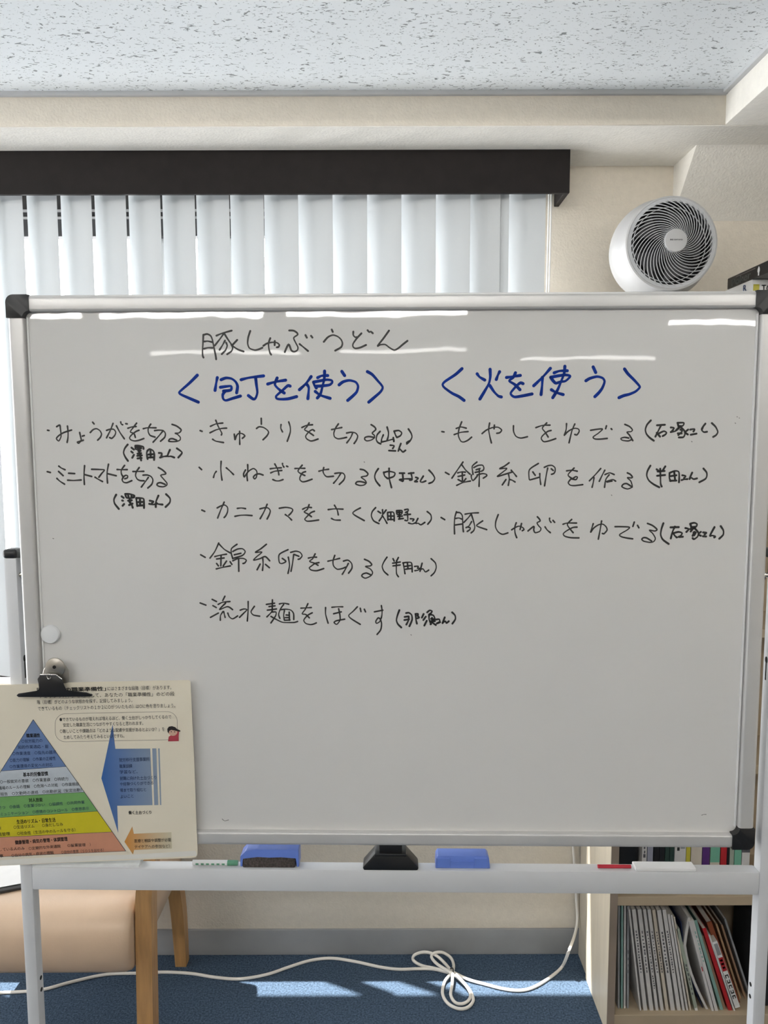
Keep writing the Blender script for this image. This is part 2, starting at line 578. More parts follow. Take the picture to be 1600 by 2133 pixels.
for sg in (-1, 1):
    m = MB().loft([prof_ring(rail_prof(SW), lambda a, b, z=z: (sg * (BW - SW + a), b, z)) for z in (z0b + .034, z1b - .034)])
    m.build('frame_rail', M['rail'], board, smooth=50)
    # thin bright lip where the steel sheet meets the rail
    MB().box((sg * (BW - SW - .003) - .0013, -.001, z0b + .034), (sg * (BW - SW - .003) + .0013, .004, z1b - .034), 0.0005, 1).build('inner_lip', M['headrail'], board)
def corner_poly():
    L, r, q = 0.0362, 0.012, 0.0105
    T = TW
    p = []
    for k in range(7):
        a = math.radians(180 - 90 * k / 6)
        p.append((r + r * math.cos(a), -r + r * math.sin(a)))
    p += [(L, 0), (L, -T)]
    for k in range(1, 7):
        a = math.radians(90 + 90 * k / 6)
        p.append((T + q + q * math.cos(a), -T - q + q * math.sin(a)))
    p += [(T, -L), (0, -L)]
    return p
for sx in (-1, 1):
    for sz in (-1, 1):
        MB().prism(corner_poly(), lambda a, b, d: (sx * (BW - a), d, ZB + sz * (BH + b)), -.0115, .024, 0.0018, 2).build('frame_corner', M['black'], board)

# stand: posts, bar, tray, feet, casters
for sg, x0, x1 in ((-1, -.636, -.614), (1, .621, .643)):
    MB().box((x0, .0, .075), (x1, .024, 1.352), 0.004, 2).build('stand_post', M['steel_white'], board)
    MB().box((x0 - .001, -.002, 1.350), (x1 + .001, .026, 1.366), 0.006, 3).build('post_cap', M['black'], board)
    xi = x1 if sg < 0 else x0
    k = MB()
    k.box((xi - .004 if sg < 0 else xi - .010, .002, 1.351), (xi + .010 if sg < 0 else xi + .004, .020, 1.367), 0.004, 2)
    k.cyl((xi + (.004 if sg < 0 else -.004), .010, 1.353), (xi + (.004 if sg < 0 else -.004), .010, 1.322), .0014, seg=8)
    k.build('lock_lever', M['grey_plastic'], board)
    MB().cyl((xi - sg * -.001, .010, 1.322), (sg * (BW - .001), .010, 1.322), .0042, seg=16).build('pivot_bolt', M['chrome'], board)
    MB().cyl((sg * (BW + .003), .010, 1.322), (sg * (BW - .0005), .010, 1.322), .0105, seg=20).build('pivot_washer', M['chrome'], board)
    xs = xi
    sl = MB()
    sl.lathe([(.0055, -.0005), (.0055, .0006)], lambda a, b, h2: (xs + h2 * -sg, .011 + a * .7, 1.180 + b), 20)
    sl.box((xs - .0006, .0096, 1.146), (xs + .0006, .0124, 1.178))
    sl.build('keyhole_slot', M['dark_hole'], board)
    for zz in (.606, .584):
        MB().lathe([(.0036, -.0004), (.0036, .0006)], lambda a, b, h2: (xs + h2 * -sg, .012 + a, zz + b), 16).build('bolt_hole', M['dark_hole'], board)
    MB().box((x0 - .004, -.28, .055), (x1 + .004, .30, .083), 0.005).build('stand_foot', M['steel_white'], board)
    for yy in (-.25, .27):
        xm = (x0 + x1) / 2
        c = MB().cyl((xm - .012, yy, .025), (xm + .012, yy, .025), .025, seg=24)
        c.cyl((xm, yy, .025), (xm, yy, .058), .007, seg=12)
        c.build('caster', M['black'], board)
bar = MB().box((-.6140, -.002, .777), (.6210, .0235, .817), 0.0025, 2).build('crossbar', M['steel_white'], board)
tray = MB()
tray.box((-.612, .0225, .784), (.619, .052, .787))
tray.box((-.612, .0505, .784), (.619, .052, .791))
tray.build('pen_tray', M['steel_white'], board)
bl = MB()
tz = .817
bl.prism([(-.0465, tz), (.0465, tz), (.0475, tz + .006), (.026, tz + .031), (-.026, tz + .031), (-.0475, tz + .006)], XZ(0), -.0035, .026, 0.003, 2)
bl.box((-.0195, -.001, tz + .028), (.0195, .022, tz + .0495), 0.002, 2)
bl.box((-.0275, -.0052, tz + .026), (.0275, .012, tz + .0305), 0.0012, 1)
lock = bl.build('board_lock', M['black'], board)

# ------------------------------------------------------------------ handwriting
INK_LY = 0.0017
def ink_mesh(groups, width_px):
    """groups: (x0, y0, zoom, strokes) - the pen strokes written on the board"""
    bm = bmesh.new()
    for gx, gy, k, txt in groups:
        for st in txt.split(';'):
            pts = [tuple(float(v) for v in q.split(',')) for q in st.split()]
            if len(pts) < 2:
                continue
            P = [Vector((*bp(gx + a / k, gy + b / k, INK_LY), 0)) for a, b in pts]
            P = catmull(P, 6, 0.42)
            # clean out coincident points
            Q = [P[0]]
            for p in P[1:]:
                if (p - Q[-1]).length > 2e-4:
                    Q.append(p)
            if len(Q) < 2:
                continue
            hw = 0.5 * width_px * 1.12 / 1290.0
            n = len(Q)
            L, R = [], []
            for i, p in enumerate(Q):
                t = (Q[min(i + 1, n - 1)] - Q[max(i - 1, 0)])
                t.normalize()
                nn = Vector((-t.y, t.x, 0))
                f = 0.86 + 0.14 * math.cos(2.2 * i / max(1, n - 1) * 3.0)
                L.append(p + nn * hw * f)
                R.append(p - nn * hw * f)
            lv = [bm.verts.new((p.x, INK_LY, p.y)) for p in L]
            rv = [bm.verts.new((p.x, INK_LY, p.y)) for p in R]
            for i in range(n - 1):
                bm.faces.new([lv[i], rv[i], rv[i + 1], lv[i + 1]])
            for i, j in ((0, 1), (n - 1, n - 2)):
                t = (Q[i] - Q[j]).normalized()
                a0 = math.atan2(t.y, t.x)
                fan = [bm.verts.new((Q[i].x + hw * math.cos(a0 + a), INK_LY, Q[i].y + hw * math.sin(a0 + a))) for a in [math.pi * (k2 / 6 - .5) for k2 in range(7)]]
                bm.faces.new(fan)
    return bm

def write(name, label, groups, width, material):
    bm = ink_mesh(groups, width)
    me = bpy.data.meshes.new(name)
    bm.to_mesh(me)
    bm.free()
    o = link_mesh(name, me, material, surf, smooth=0)
    o['label'] = label
    return o

Z = 1600.0
def G(x, y, w, *s):
    return (x, y, Z / w, ';'.join(s))
write('handwriting', 'thin black marker title line at the top', [
  G(410,670,230,'95,190 90,300 83,420 85,490 97,520','98,192 150,180 200,205 225,260 240,330 258,420 275,500 280,545','110,288 160,283 228,298','105,392 165,378 228,380',
   '285,203 370,168 505,130','395,165 340,245 262,345','400,175 450,255 520,350 600,405 678,432','408,275 370,345 330,408','425,305 440,350 415,415 362,470','500,330 520,380 500,430 440,472','585,265 520,335',
   '775,135 745,230 738,320 765,385 840,412 900,400 950,378','965,350 1020,315 1090,300 1160,305 1195,335 1185,365 1160,372','1065,240 1040,310 1045,390 1060,450 1078,478','1130,280 1128,340',
   '1340,128 1400,130 1450,160 1460,190 1405,235 1430,300 1465,370 1455,415 1410,435 1370,415 1330,330 1275,440','1490,325 1540,365 1612,425','1575,195 1595,232'),
  G(630,670,230,'125,205 145,230','425,115 440,148','310,292 370,225 440,195 510,215 560,260 580,315 560,370 475,420','738,145 738,195 765,225 790,225','855,170 790,240 735,320 735,365 770,388 840,375 922,338','945,125 970,152 990,143 1020,168','1255,130 1180,235 1090,352 1130,335 1200,332 1260,375 1330,412 1390,385 1450,335 1522,278')],
  3.7, M['ink_grey'])
write('handwriting', 'bold blue marker heading on the left', [
  G(360,760,230,'355,150 240,265 95,395 110,425 230,480 370,540','645,185 630,260 612,370','700,215 770,190 850,200 910,245 938,310 925,405','690,325 780,312 845,310 840,365 735,380','760,378 725,430 730,490 770,515 870,485 980,452','990,215 1110,185 1315,160','1200,185 1212,290 1225,400 1200,480 1165,495 1095,445',
   '1375,278 1490,245 1635,222','1512,190 1480,285 1545,360 1615,408','1700,308 1665,302 1600,360 1500,450 1510,490 1590,498 1680,490 1795,460'),
  G(590,760,230,'405,170 330,270 235,360','345,285 370,330 365,420 358,490','500,185 560,158 645,155','440,250 540,230 630,215 700,225 710,255 670,290 560,305 470,310','440,250 450,290 480,335','600,90 595,200 570,310 540,420 495,480','465,385 540,440 680,485','850,95 890,155','810,290 870,245 960,225 1050,250 1085,310 1065,390 1010,450 935,515','1220,98 1290,140 1370,230 1440,320 1410,390 1310,480 1240,540')],
  5.9, M['ink_blue'])
write('handwriting', 'bold blue marker heading on the right', [
  G(910,760,230,'365,55 270,140 120,240 85,285 110,330 220,410 320,460 395,515','585,130 620,175 695,220','910,100 885,150 862,212','772,65 775,170 755,270 700,370 625,495','770,300 830,390 890,450 935,465','1010,183 1100,170 1210,153','1140,115 1105,185 1050,232 1130,285 1205,360','1250,272 1210,262 1150,310 1075,400 1080,435 1130,465 1240,450 1380,422'),
  G(1120,750,230,'185,120 80,240 -56,372','70,250 65,370 50,500','240,185 320,158 430,155','190,250 290,230 400,215 470,230 450,265 400,305 330,315 265,335 225,300 190,250','395,90 385,190 340,310 290,430 220,545','200,430 270,470 370,500','805,100 842,180','700,300 760,265 860,240 940,260 970,310 940,400 890,470 830,530','1260,130 1310,200 1400,290 1475,375 1478,400 1420,455 1330,495 1250,515 1180,545')],
  5.9, M['ink_blue'])
write('handwriting', 'first black item of the left column', [
  G(90,870,160,'90,262 120,268','280,188 345,155 358,230 370,330 370,400 325,485 275,435 330,370 430,310 590,258','505,175 518,300 515,420 498,515','760,310 775,380 790,470 740,535 710,510 760,495 835,468','815,385 855,372','1030,95 1060,130','980,310 1040,250 1110,230 1180,270 1215,340 1190,410 1135,468','1455,120 1400,260 1320,420','1320,265 1400,240 1470,245 1510,300 1490,370 1430,430 1385,415','1525,170 1600,310 1690,440'),
  G(230,870,160,'215,90 225,130 255,148','320,125 350,130','365,220 440,195 535,185','545,115 480,200 415,295 490,330 520,410','595,262 530,290 440,360 400,420 430,465 510,485 600,470 695,435','685,230 780,210 950,212','840,135 790,220 790,300 830,370 930,405','920,270 1010,260 1100,270 1145,330 1130,410 1045,490','1095,275 1010,380 890,510','1285,140 1380,175 1470,245 1460,290 1420,320 1345,325 1400,350 1455,410 1450,465 1380,495 1290,500 1215,490 1240,445 1300,440 1380,470')],
  3.3, M['ink_grey'])
write('handwriting', 'bracketed black name under the first left item', [
  G(230,870,160,'360,560 300,640 275,730 310,820 365,900','440,625 490,665','435,705 465,730','490,775 455,835','520,585 600,582 680,605 690,650','520,590 530,660 640,640','530,620 640,620','580,600 585,640','580,690 630,690','600,670 600,740','565,750 640,740','560,795 655,785','565,850 650,840','610,740 640,890','770,690 755,750 775,860','770,690 820,655 890,690 915,760 910,880','780,770 890,760','835,690 840,830','790,830 890,825','1010,735 1070,740 1060,800','1035,830 1110,810 1190,800','1240,670 1190,800 1260,805 1330,830','1385,640 1470,700 1490,740 1415,830')],
  3.9, M['ink_black'])
write('handwriting', 'second black item of the left column', [
  G(90,960,160,'85,225 150,242','325,110 380,150 455,185','320,220 415,308','285,365 350,425 445,485','530,258 655,265','510,402 640,408 790,398','862,100 850,300 858,490','860,285 1010,325','1010,175 1180,180 1275,190 1220,260 1160,340','1080,340 1150,385 1235,430','1360,70 1330,260 1340,460','1335,265 1520,310'),
  G(220,960,160,'240,180 330,183 450,182','395,95 330,190 330,270 370,340','360,340 420,300 460,315 450,355 400,372','370,340 345,390 370,440 440,455 545,412','570,222 680,220 795,218','700,140 640,230 625,310 660,380 720,410 800,415','780,298 870,295 950,330 985,400 960,490 880,565','890,345 830,430 745,545','1100,140 1180,185 1250,250 1245,275 1150,300 1200,370 1275,460 1270,510 1200,540 1110,530 1070,500 1090,465 1150,455 1240,490')],
  3.4, M['ink_grey'])
write('handwriting', 'bracketed black name under the second left item', [
  G(220,960,160,'220,705 175,800 190,890 275,1000','335,740 375,770','345,825 360,830','385,900 355,935','410,690 500,690 595,720 590,760','410,690 440,770 560,770 590,740','470,720 480,770','540,720 540,770','500,780 510,830','470,830 545,820','500,860 540,900 565,975','490,920 560,890','510,830 520,900','640,780 645,850 660,940','640,775 720,775 790,790 800,870 800,980','650,860 780,855','715,780 720,930','660,935 790,925','920,830 1000,845 965,880','910,895 990,910 1060,895','1100,725 1050,850 1045,960','1050,870 1100,900 1185,910','1260,695 1340,780 1335,870 1250,960')],
  4.1, M['ink_black'])
write('handwriting', 'first black item of the middle column', [
  G(410,865,160,'70,320 110,335','285,230 400,180 540,162','275,365 400,305 520,275 620,268','395,105 450,240 520,370 512,410','330,500 400,540 555,568','780,395 795,505','800,500 830,420 880,375 950,385 1000,430 950,480','892,335 892,460 895,605','1342,65 1345,185','1245,275 1300,240 1390,255 1470,310 1495,360 1460,430 1380,510'),
  G(560,865,160,'255,195 250,270 285,345','415,140 445,240 445,360 385,540','690,255 790,210 910,198','840,160 790,240 745,300 830,350 930,420','950,325 910,300 840,340 770,430 790,490 870,535 940,525 1025,495','1310,298 1420,275 1520,255','1450,180 1390,270 1355,370 1370,450 1440,490 1530,480 1620,460'),
  G(690,870,180,'285,285 370,270 450,285 490,340 470,410 425,478','400,275 360,370 290,465','740,130 800,170 825,220 760,285 800,330 795,375 740,415 660,430 620,400 630,365 690,350 740,355 800,370')],
  3.3, M['ink_grey'])
write('handwriting', 'bracketed black name after the first middle item', [
  G(690,870,180,'905,255 850,320 835,400 860,455 915,485','965,320 935,395 930,455','935,450 1030,430 1150,400 1160,440','1035,175 1060,270 1055,350 1035,420','1150,370 1160,435','1165,250 1190,320 1215,365','1165,250 1250,238 1305,280 1280,335 1220,365','1430,210 1480,290 1495,360 1460,430 1400,485','1400,460 1450,430','1095,510 1165,520 1140,570','1070,610 1190,615','1290,480 1260,560 1240,625 1270,580 1290,600 1330,635 1375,605')],
  3.5, M['ink_black'])
write('handwriting', 'second black item of the middle column', [
  G(410,955,160,'50,185 100,232','405,270 370,320 348,395','507,60 500,200 510,340 525,450','615,195 690,260 765,335','1060,130 1062,260 1045,350 1055,460','1015,240 975,320 990,385 1040,310 1100,250 1180,210 1240,250 1255,310 1240,390 1205,425 1180,385 1230,335 1300,320 1380,345'),
  G(560,955,160,'30,215 140,200 260,195','40,300 130,265 270,250','125,115 190,240 210,340','285,105 290,140 315,180','370,160 395,170','85,440 150,465 220,465 295,440','545,210 640,205 750,205','695,140 610,250 640,300 750,355','765,275 700,300 650,390 650,445 700,485 780,475 900,432','1045,265 1140,240 1245,225','1145,190 1130,270 1160,340 1215,380 1345,370','1375,312 1470,300 1550,310 1585,370 1560,450 1470,540','1500,310 1430,420 1350,515'),
  G(730,955,200,'165,180 230,195 290,250 270,290 180,310 240,360 265,405 230,440 160,450 90,425 110,390 170,385 250,405')],
  3.3, M['ink_grey'])
write('handwriting', 'bracketed black name after the second middle item', [
  G(730,955,200,'465,170 420,240 405,310 430,380 490,455','555,230 570,290 620,335','555,235 640,215 740,240 720,300 620,335','645,165 648,330 685,485','820,245 900,245','870,245 880,370','820,355 870,380','830,350 910,340 1010,340','970,250 1055,240','1010,240 1030,350 990,360','1090,315 1130,330 1100,360 1070,385 1115,385','1215,295 1165,380 1200,395 1255,375','1310,195 1370,260 1405,330 1370,390 1310,415')],
  3.6, M['ink_black'])
write('handwriting', 'third black item of the middle column', [
  G(410,1035,160,'105,275 165,302','425,230 500,190 580,170 640,220 640,310 605,390 570,430','570,110 500,270 435,440','845,240 930,232 1015,245','795,405 900,385 1020,380 1150,390','1315,250 1420,225 1490,235 1530,290 1510,370 1465,460','1465,155 1400,310 1320,455'),
  G(560,1035,200,'175,190 280,175 370,190 400,220 370,270 335,305','275,295 330,335 380,385','565,205 630,175 710,178','672,130 640,210 590,250 650,285 710,330','760,240 700,265 620,345 600,375 640,405 730,400 830,385','990,212 1100,200 1235,205','1095,140 1140,220 1158,300','1045,360 1100,385 1190,388'),
  G(730,1035,200,'165,185 80,230 40,270 80,310 230,395')],
  3.3, M['ink_grey'])
write('handwriting', 'bracketed black name after the third middle item', [
  G(730,1035,200,'420,180 365,245 350,320 390,400 475,445','460,240 505,270','595,220 550,280','535,215 535,310 480,400','530,310 570,370 610,440','620,260 625,385','620,260 720,260 730,400','625,320 725,320','672,260 675,380','625,375 725,378','770,230 860,230 850,290 780,290 770,230','775,260 855,258','815,230 820,370','790,325 865,320','805,370 880,360','905,215 960,205 960,235 920,260','895,300 1000,290','950,265 955,390 910,390','1000,365 1060,370 1040,400','970,435 1030,450 1090,430','1125,360 1090,440 1130,440 1175,465 1240,425','1280,245 1340,300 1345,380 1290,455')],
  3.3, M['ink_black'])
write('handwriting', 'fourth black item of the middle column', [
  G(410,1125,200,'65,245 140,288','365,50 300,190 220,300','370,65 460,155 560,215','300,275 400,250 495,235','330,315 455,298','405,255 400,430','330,390 360,430','495,350 440,430','325,480 430,455 560,430','670,70 580,140 575,220 600,310','600,190 680,150 760,145 805,185 790,230 740,265 620,300','625,245 735,220','555,360 585,405','600,345 680,310 770,305 825,335 800,380 770,390','697,320 700,520','1160,70 1060,150 975,205 1085,200 1000,275 945,335 1050,310 1140,275 1215,345','1100,310 1105,400 1095,505','1055,400 1005,495','1145,405 1210,460'),
  G(570,1125,200,'240,160 95,240 95,370 140,390 205,355 145,305','245,285 265,420 240,555','285,205 370,185 440,205 475,260 440,310 410,320','335,240 315,390 290,520','345,240 420,270','580,300 650,285 715,285','692,230 650,310 600,355 680,385 740,420','755,375 690,390 620,440 595,465 630,500 720,510 835,475','905,352 1000,330 1100,305','1020,255 990,350 1000,430 1060,485 1140,475 1205,450','1165,350 1240,335 1300,390 1305,470 1250,550','1245,390 1200,480 1145,570'),
  G(730,1140,200,'235,200 310,235 355,285 330,310 250,320 330,360 370,420 340,475 250,515 190,480 210,445 270,430 340,460')],
  3.2, M['ink_grey'])
write('handwriting', 'bracketed black name after the fourth middle item', [
  G(730,1140,200,'610,165 560,240 530,320 560,400 625,460','710,190 730,230','800,170 770,230','705,265 830,245','710,310 830,295','770,220 765,330 770,440 800,490','880,260 895,350 910,440','875,260 960,250 1020,265 1030,410','900,320 1000,305','950,265 960,360','920,365 1010,355','1070,320 1130,315 1120,350','1075,390 1130,380 1150,350','1195,265 1160,400','1165,370 1210,360 1250,410 1305,380','1345,190 1415,260 1430,340 1400,420 1345,475')],
  3.1, M['ink_black'])
write('handwriting', 'fifth black item of the middle column', [
  G(410,1240,160,'70,160 190,205','320,85 410,130','335,215 405,255','285,460 450,370','585,20 540,110','445,190 540,145 690,130','600,160 470,300 640,235 745,298','545,340 495,420 490,520','560,340 575,400 590,460','645,370 680,450 750,490 850,430','1070,130 1068,330 1052,535','905,310 980,285 1045,300 980,370 890,460','1200,230 1130,340 1180,410 1310,435'),
  G(540,1240,160,'275,95 270,330','150,190 320,165','205,235 330,220','170,310 360,285','270,330 230,380 160,450','270,350 350,350 340,430 245,575','245,440 350,500 480,560 600,568 730,565 800,545','420,180 510,165 615,185','510,190 440,290 405,400 430,480','440,300 560,290 660,310 715,380 720,505','525,320 510,420 525,520','625,350 630,520','560,410 620,415','545,465 620,465','525,520 640,515','870,268 980,262 1085,255','1015,175 960,290 895,385 970,400 1045,470','1105,365 1020,410 950,480 930,530 970,585 1060,610 1130,600 1190,575'),
  G(660,1240,160,'183,255 185,400 235,580','315,250 430,240 540,240','350,385 510,345','455,280 480,400 485,510 440,585 405,605 360,565 410,530 580,498','845,240 760,330 665,420 720,490 905,605','905,270 920,340','990,290 1015,345','1200,345 1375,310','1345,215 1360,320 1355,420 1340,480','1330,500 1280,470 1230,540 1245,585 1310,550 1330,510 1350,600 1330,720 1255,815')],
  3.1, M['ink_grey'])
write('handwriting', 'bracketed black name after the fifth middle item', [
  G(810,1250,160,'220,210 180,320 160,420 190,500 260,570','360,270 420,265 475,310 485,410 430,545','330,350 410,340','325,415 420,400','415,345 410,420 365,510','555,290 610,285 600,330','560,290 565,400 585,490','600,330 635,365 590,380','725,290 690,365','770,345 720,415','790,430 740,530','800,255 850,215 900,230 880,270 840,300','840,300 840,400 880,500','850,300 930,320 960,400 920,450','900,370 910,440','880,390 950,400','870,440 960,440','870,505 900,470 980,520','985,405 1050,400 1060,450 1000,485','1070,460 1010,485','1165,360 1120,480','1125,465 1180,440 1200,480 1250,440','1320,255 1380,320 1385,400 1325,490')],
  3.8, M['ink_black'])
write('handwriting', 'first black item of the right column', [
  G(910,860,200,'85,312 120,318','415,150 370,270 360,380 400,470 450,485 520,455 580,405','325,260 400,235 490,255','290,362 400,325 520,312','755,345 830,285 930,245 1020,240 1080,285 1050,330 1000,340','880,170 865,280 885,400 910,500','960,205 955,265','1278,215 1280,310 1320,390 1400,420 1510,398'),
  G(1100,860,240,'110,205 200,175 305,170','260,140 200,210 240,270 280,335','320,245 270,260 200,320 185,360 220,400 290,390 385,358','535,150 530,230 505,310','505,310 560,255 640,215 700,225 710,260 680,305 650,300','650,155 610,250 570,415','870,242 960,228 1035,225 980,280 905,335 930,362 1000,365 1100,355','1090,180 1078,220','1155,220 1165,230','1345,160 1410,190 1450,235 1430,260 1375,268 1410,310 1455,385','1440,370 1390,390 1310,380 1290,355 1340,340 1400,350')],
  3.2, M['ink_grey'])
write('handwriting', 'bracketed black name after the first right item', [
  G(1330,860,180,'230,140 160,220 130,310 150,390 210,460 285,515','345,230 490,220','420,230 360,350 315,440','340,370 400,440','380,380 470,340 520,365 500,400 450,430','600,270 660,280 620,340','600,355 690,335 750,280','725,185 740,240','725,185 840,185 820,240 740,245','770,250 700,320','780,260 850,330 860,400 830,450 750,455','780,310 810,340 740,410','730,380 800,380','920,310 870,350','870,370 915,400','960,310 1040,300 1020,345','970,405 1075,385','1240,200 1170,300 1210,355 1270,350','1180,300 1195,260','1360,190 1430,260 1470,350 1440,410 1385,445')],
  3.8, M['ink_black'])
write('handwriting', 'second black item of the right column', [
  G(920,955,160,'80,290 155,332','445,75 330,240 215,410','420,130 500,240 590,325','335,300 420,280 495,285','345,375 480,345','430,280 435,480','345,440 420,480','505,420 460,480','315,560 450,500 600,470','735,75 640,160 645,260 655,330','670,190 760,145 850,140 880,190 870,240 830,265','720,235 800,210','700,290 800,270','620,345 620,400 655,460 740,370','740,345 850,315 930,330 940,360 870,410','785,230 785,400 780,580','1405,90 1310,160 1205,215 1360,205 1280,280 1160,375 1300,335 1480,280','1450,245 1500,300 1560,375','1395,330 1410,430 1390,560','1340,440 1265,550','1430,440 1475,455 1530,490'),
  G(1070,955,160,'515,105 330,235 325,430 345,445 540,390','400,280 450,350','545,315 550,420 565,540','640,185 720,150 800,145 860,190 865,260 840,310 790,330','710,200 680,350 645,570','785,215 825,250','1105,258 1210,245 1325,265','1260,200 1135,340 1220,420','1220,430 1290,380 1330,390 1300,440 1230,430','1200,420 1140,500 1180,555 1270,565 1440,545'),
  G(1200,955,160,'515,210 400,340 280,465','375,400 360,500 335,600','600,245 550,340 485,475','605,335 700,300 795,335','690,340 620,440 595,600','640,480 760,440 825,472','645,490 750,470','1070,300 1130,330 1175,385 1150,405 1070,400 1140,470 1170,560 1165,600 1080,635 1000,615 955,580 990,535 1060,525 1170,595')],
  3.2, M['ink_grey'])
write('handwriting', 'bracketed black name after the second right item', [
  G(1330,955,160,'250,150 190,260 175,360 220,460 320,540 435,600','380,225 420,265','560,165 500,260','400,270 545,260','390,360 555,345','455,215 460,400 465,530 485,585','650,300 645,400 670,470','650,300 760,260 840,280 850,400 845,495','660,370 790,350','745,270 765,460','660,465 790,460','915,350 985,365 950,410','900,450 960,435 1020,430','1120,295 1060,435 1100,400 1150,430 1220,415','1355,210 1420,290 1425,370 1390,430 1270,495')],
  3.8, M['ink_black'])
write('handwriting', 'third black item of the right column', [
  G(910,1055,160,'90,230 165,275','410,110 375,230 365,400 370,570','410,125 480,130 530,190 540,330 545,450 555,525','390,250 460,240 525,265','385,385 530,365','590,160 720,138 865,132','720,150 660,230 565,330','720,165 760,290 790,420 770,500 715,550','725,315 670,405 610,440','650,430 695,445 690,480 635,520','955,300 830,390 860,420 1040,482','1280,170 1230,310 1225,430 1280,530 1370,580 1480,550'),
  G(1060,1055,160,'60,485 150,430 220,410 290,440 315,480 280,505','155,340 125,430 130,550 165,650','265,355 235,480','595,215 640,265 650,305 590,340 620,400 670,460 640,520 550,545 520,490 520,415 400,510','755,425 800,490 865,545','850,245 850,290 880,330','920,290 955,330','1130,370 1220,345 1410,345','1310,270 1220,370 1270,460 1340,545','1420,430 1330,440 1200,510 1135,570 1170,620 1290,650 1460,655'),
  G(1210,1065,180,'230,230 205,310 185,385','185,385 240,310 330,250 410,240 470,290 485,350 430,415 400,410','385,180 360,330 325,515','635,285 750,285 900,295 860,345 720,430 750,470 850,495 960,510','990,200 965,280','1050,260 1075,305','1235,225 1330,265 1410,335 1370,365 1270,350 1330,410 1380,500 1350,560 1280,575 1170,555 1130,520 1160,490 1220,495 1310,550')],
  3.2, M['ink_grey'])
write('handwriting', 'bracketed black name after the third right item', [
  G(1360,1065,160,'220,250 180,370 165,490 210,590 330,680','370,335 540,330','460,320 410,430 375,565','420,450 460,510 500,545','450,450 540,430 610,455 580,510 530,535 625,530','680,350 750,370 700,430','780,260 860,240 920,265 900,320 800,330','780,265 800,320','860,330 790,420','780,370 880,350','870,350 950,450 930,530 860,580 830,560','870,430 830,510','850,440 900,440 860,500','1000,430 950,480 1000,510','1050,440 1120,445 1080,480','1045,520 1110,525','1285,330 1190,510 1240,505 1300,525 1280,545','1415,310 1470,400 1465,490 1385,570')],
  4.0, M['ink_black'])
for spot in '463,1706 468,1710 476,1708;1462,1698 1466,1696.5 1471,1696.5;110,1121.5 112,1122;78.5,1272 79,1279;1535.5,868 1536.2,868.5;1531.5,881 1532.5,882;1540,870.5 1540.5,871;758.5,962 759.5,963;856,1322 857,1323;1440.8,919.5 1441.8,920.5;1273.8,1031 1274.6,1032'.split(';'):
    write('ink_smudge', 'faint grey speck or scuff on the board', [(0, 0, 1, spot)], 1.6, M['smudge'])


# ------------------------------------------------------------------ magnet button
mx, mz = bp(106, 1320.5, 0.0)
mw = board.matrix_basis @ Vector((mx, 0.0020, mz))
mg = MB().lathe([(.0148, 0), (.0156, .0015), (.0156, .0055), (.0142, .0075), (.010, .0082), (0, .0084)], lambda a, b, h2: (a, -h2, b), 40)
mgo = mg.build('magnet', M['white_plastic'])
mgo.location = mw
mgo.rotation_euler = (0, 0, PSI)
tag(mgo, 'round white magnet button stuck low on the left of the whiteboard', 'magnet')

# ================================================================== poster
PL = -0.0135
post = thing('poster', 'ivory laminated sheet with a coloured pyramid chart and blue arrow, clipped to the whiteboard', 'poster', board.matrix_basis @ Vector((-.46, PL, .84)), PSI)
PB = post.matrix_basis.inverted() @ board.matrix_basis
def pp(x, y, lift=0.0):
    """pixel on the sheet -> sheet-local point"""
    a, b = bp(x, y, PL)
    v = PB @ Vector((a, PL, b))
    return Vector((v.x, -lift, v.z))
def pz(a, b, lift=0.0):
    return pp(a / 3.63636, 1340 + b / 3.63636, lift)
# outline of the sheet with rounded lower right corner
ol = [(-62, 1428), (20, 1426), (170, 1420.5), (392, 1416.5), (397, 1419), (405, 1590), (409.5, 1722), (412, 1776), (409, 1784.5), (400, 1786.5), (140, 1796), (0, 1803), (-62, 1807)]
LF = 0.0
sh = MB()
lo = [pp(x, y, 0.0) for x, y in ol]
hi = [pp(x, y, 0.0009) for x, y in ol]
vl = [sh.bm.verts.new(p) for p in lo]
vh = [sh.bm.verts.new(p) for p in hi]
sh.bm.faces.new(vl)
sh.bm.faces.new(vh[::-1])
for i in range(len(ol)):
    j = (i + 1) % len(ol)
    sh.bm.faces.new([vl[i], vl[j], vh[j], vh[i]])
sheet = sh.build('sheet', M['sheet'], post, smooth=0)
def patch(name, pts, material, lift, label=None, holes=None):
    b = MB()
    b.face([pz(a, c, lift) for a, c in pts])
    o = b.build(name, material, sheet, smooth=0)
    if label:
        o['label'] = label
    return o
def line_strip(b, pts, wd, lift):
    P = [pz(a, c, lift) for a, c in pts]
    for p, q in zip(P[:-1], P[1:]):
        t = (q - p).normalized()
        n = Vector((-t.z, 0, t.x)) * wd / 2
        b.face([p - n, p + n, q + n, q - n])
# clear laminate margin along the bottom and right edges
patch('laminate_margin', [(-225, 1650), (0, 1640), (500, 1612), (1010, 1598), (1480, 1568), (1494, 1590), (1490, 1607), (510, 1655), (0, 1680), (-225, 1692)], M['sheet_edge'], 0.00105, 'paler clear margin along the bottom edge')
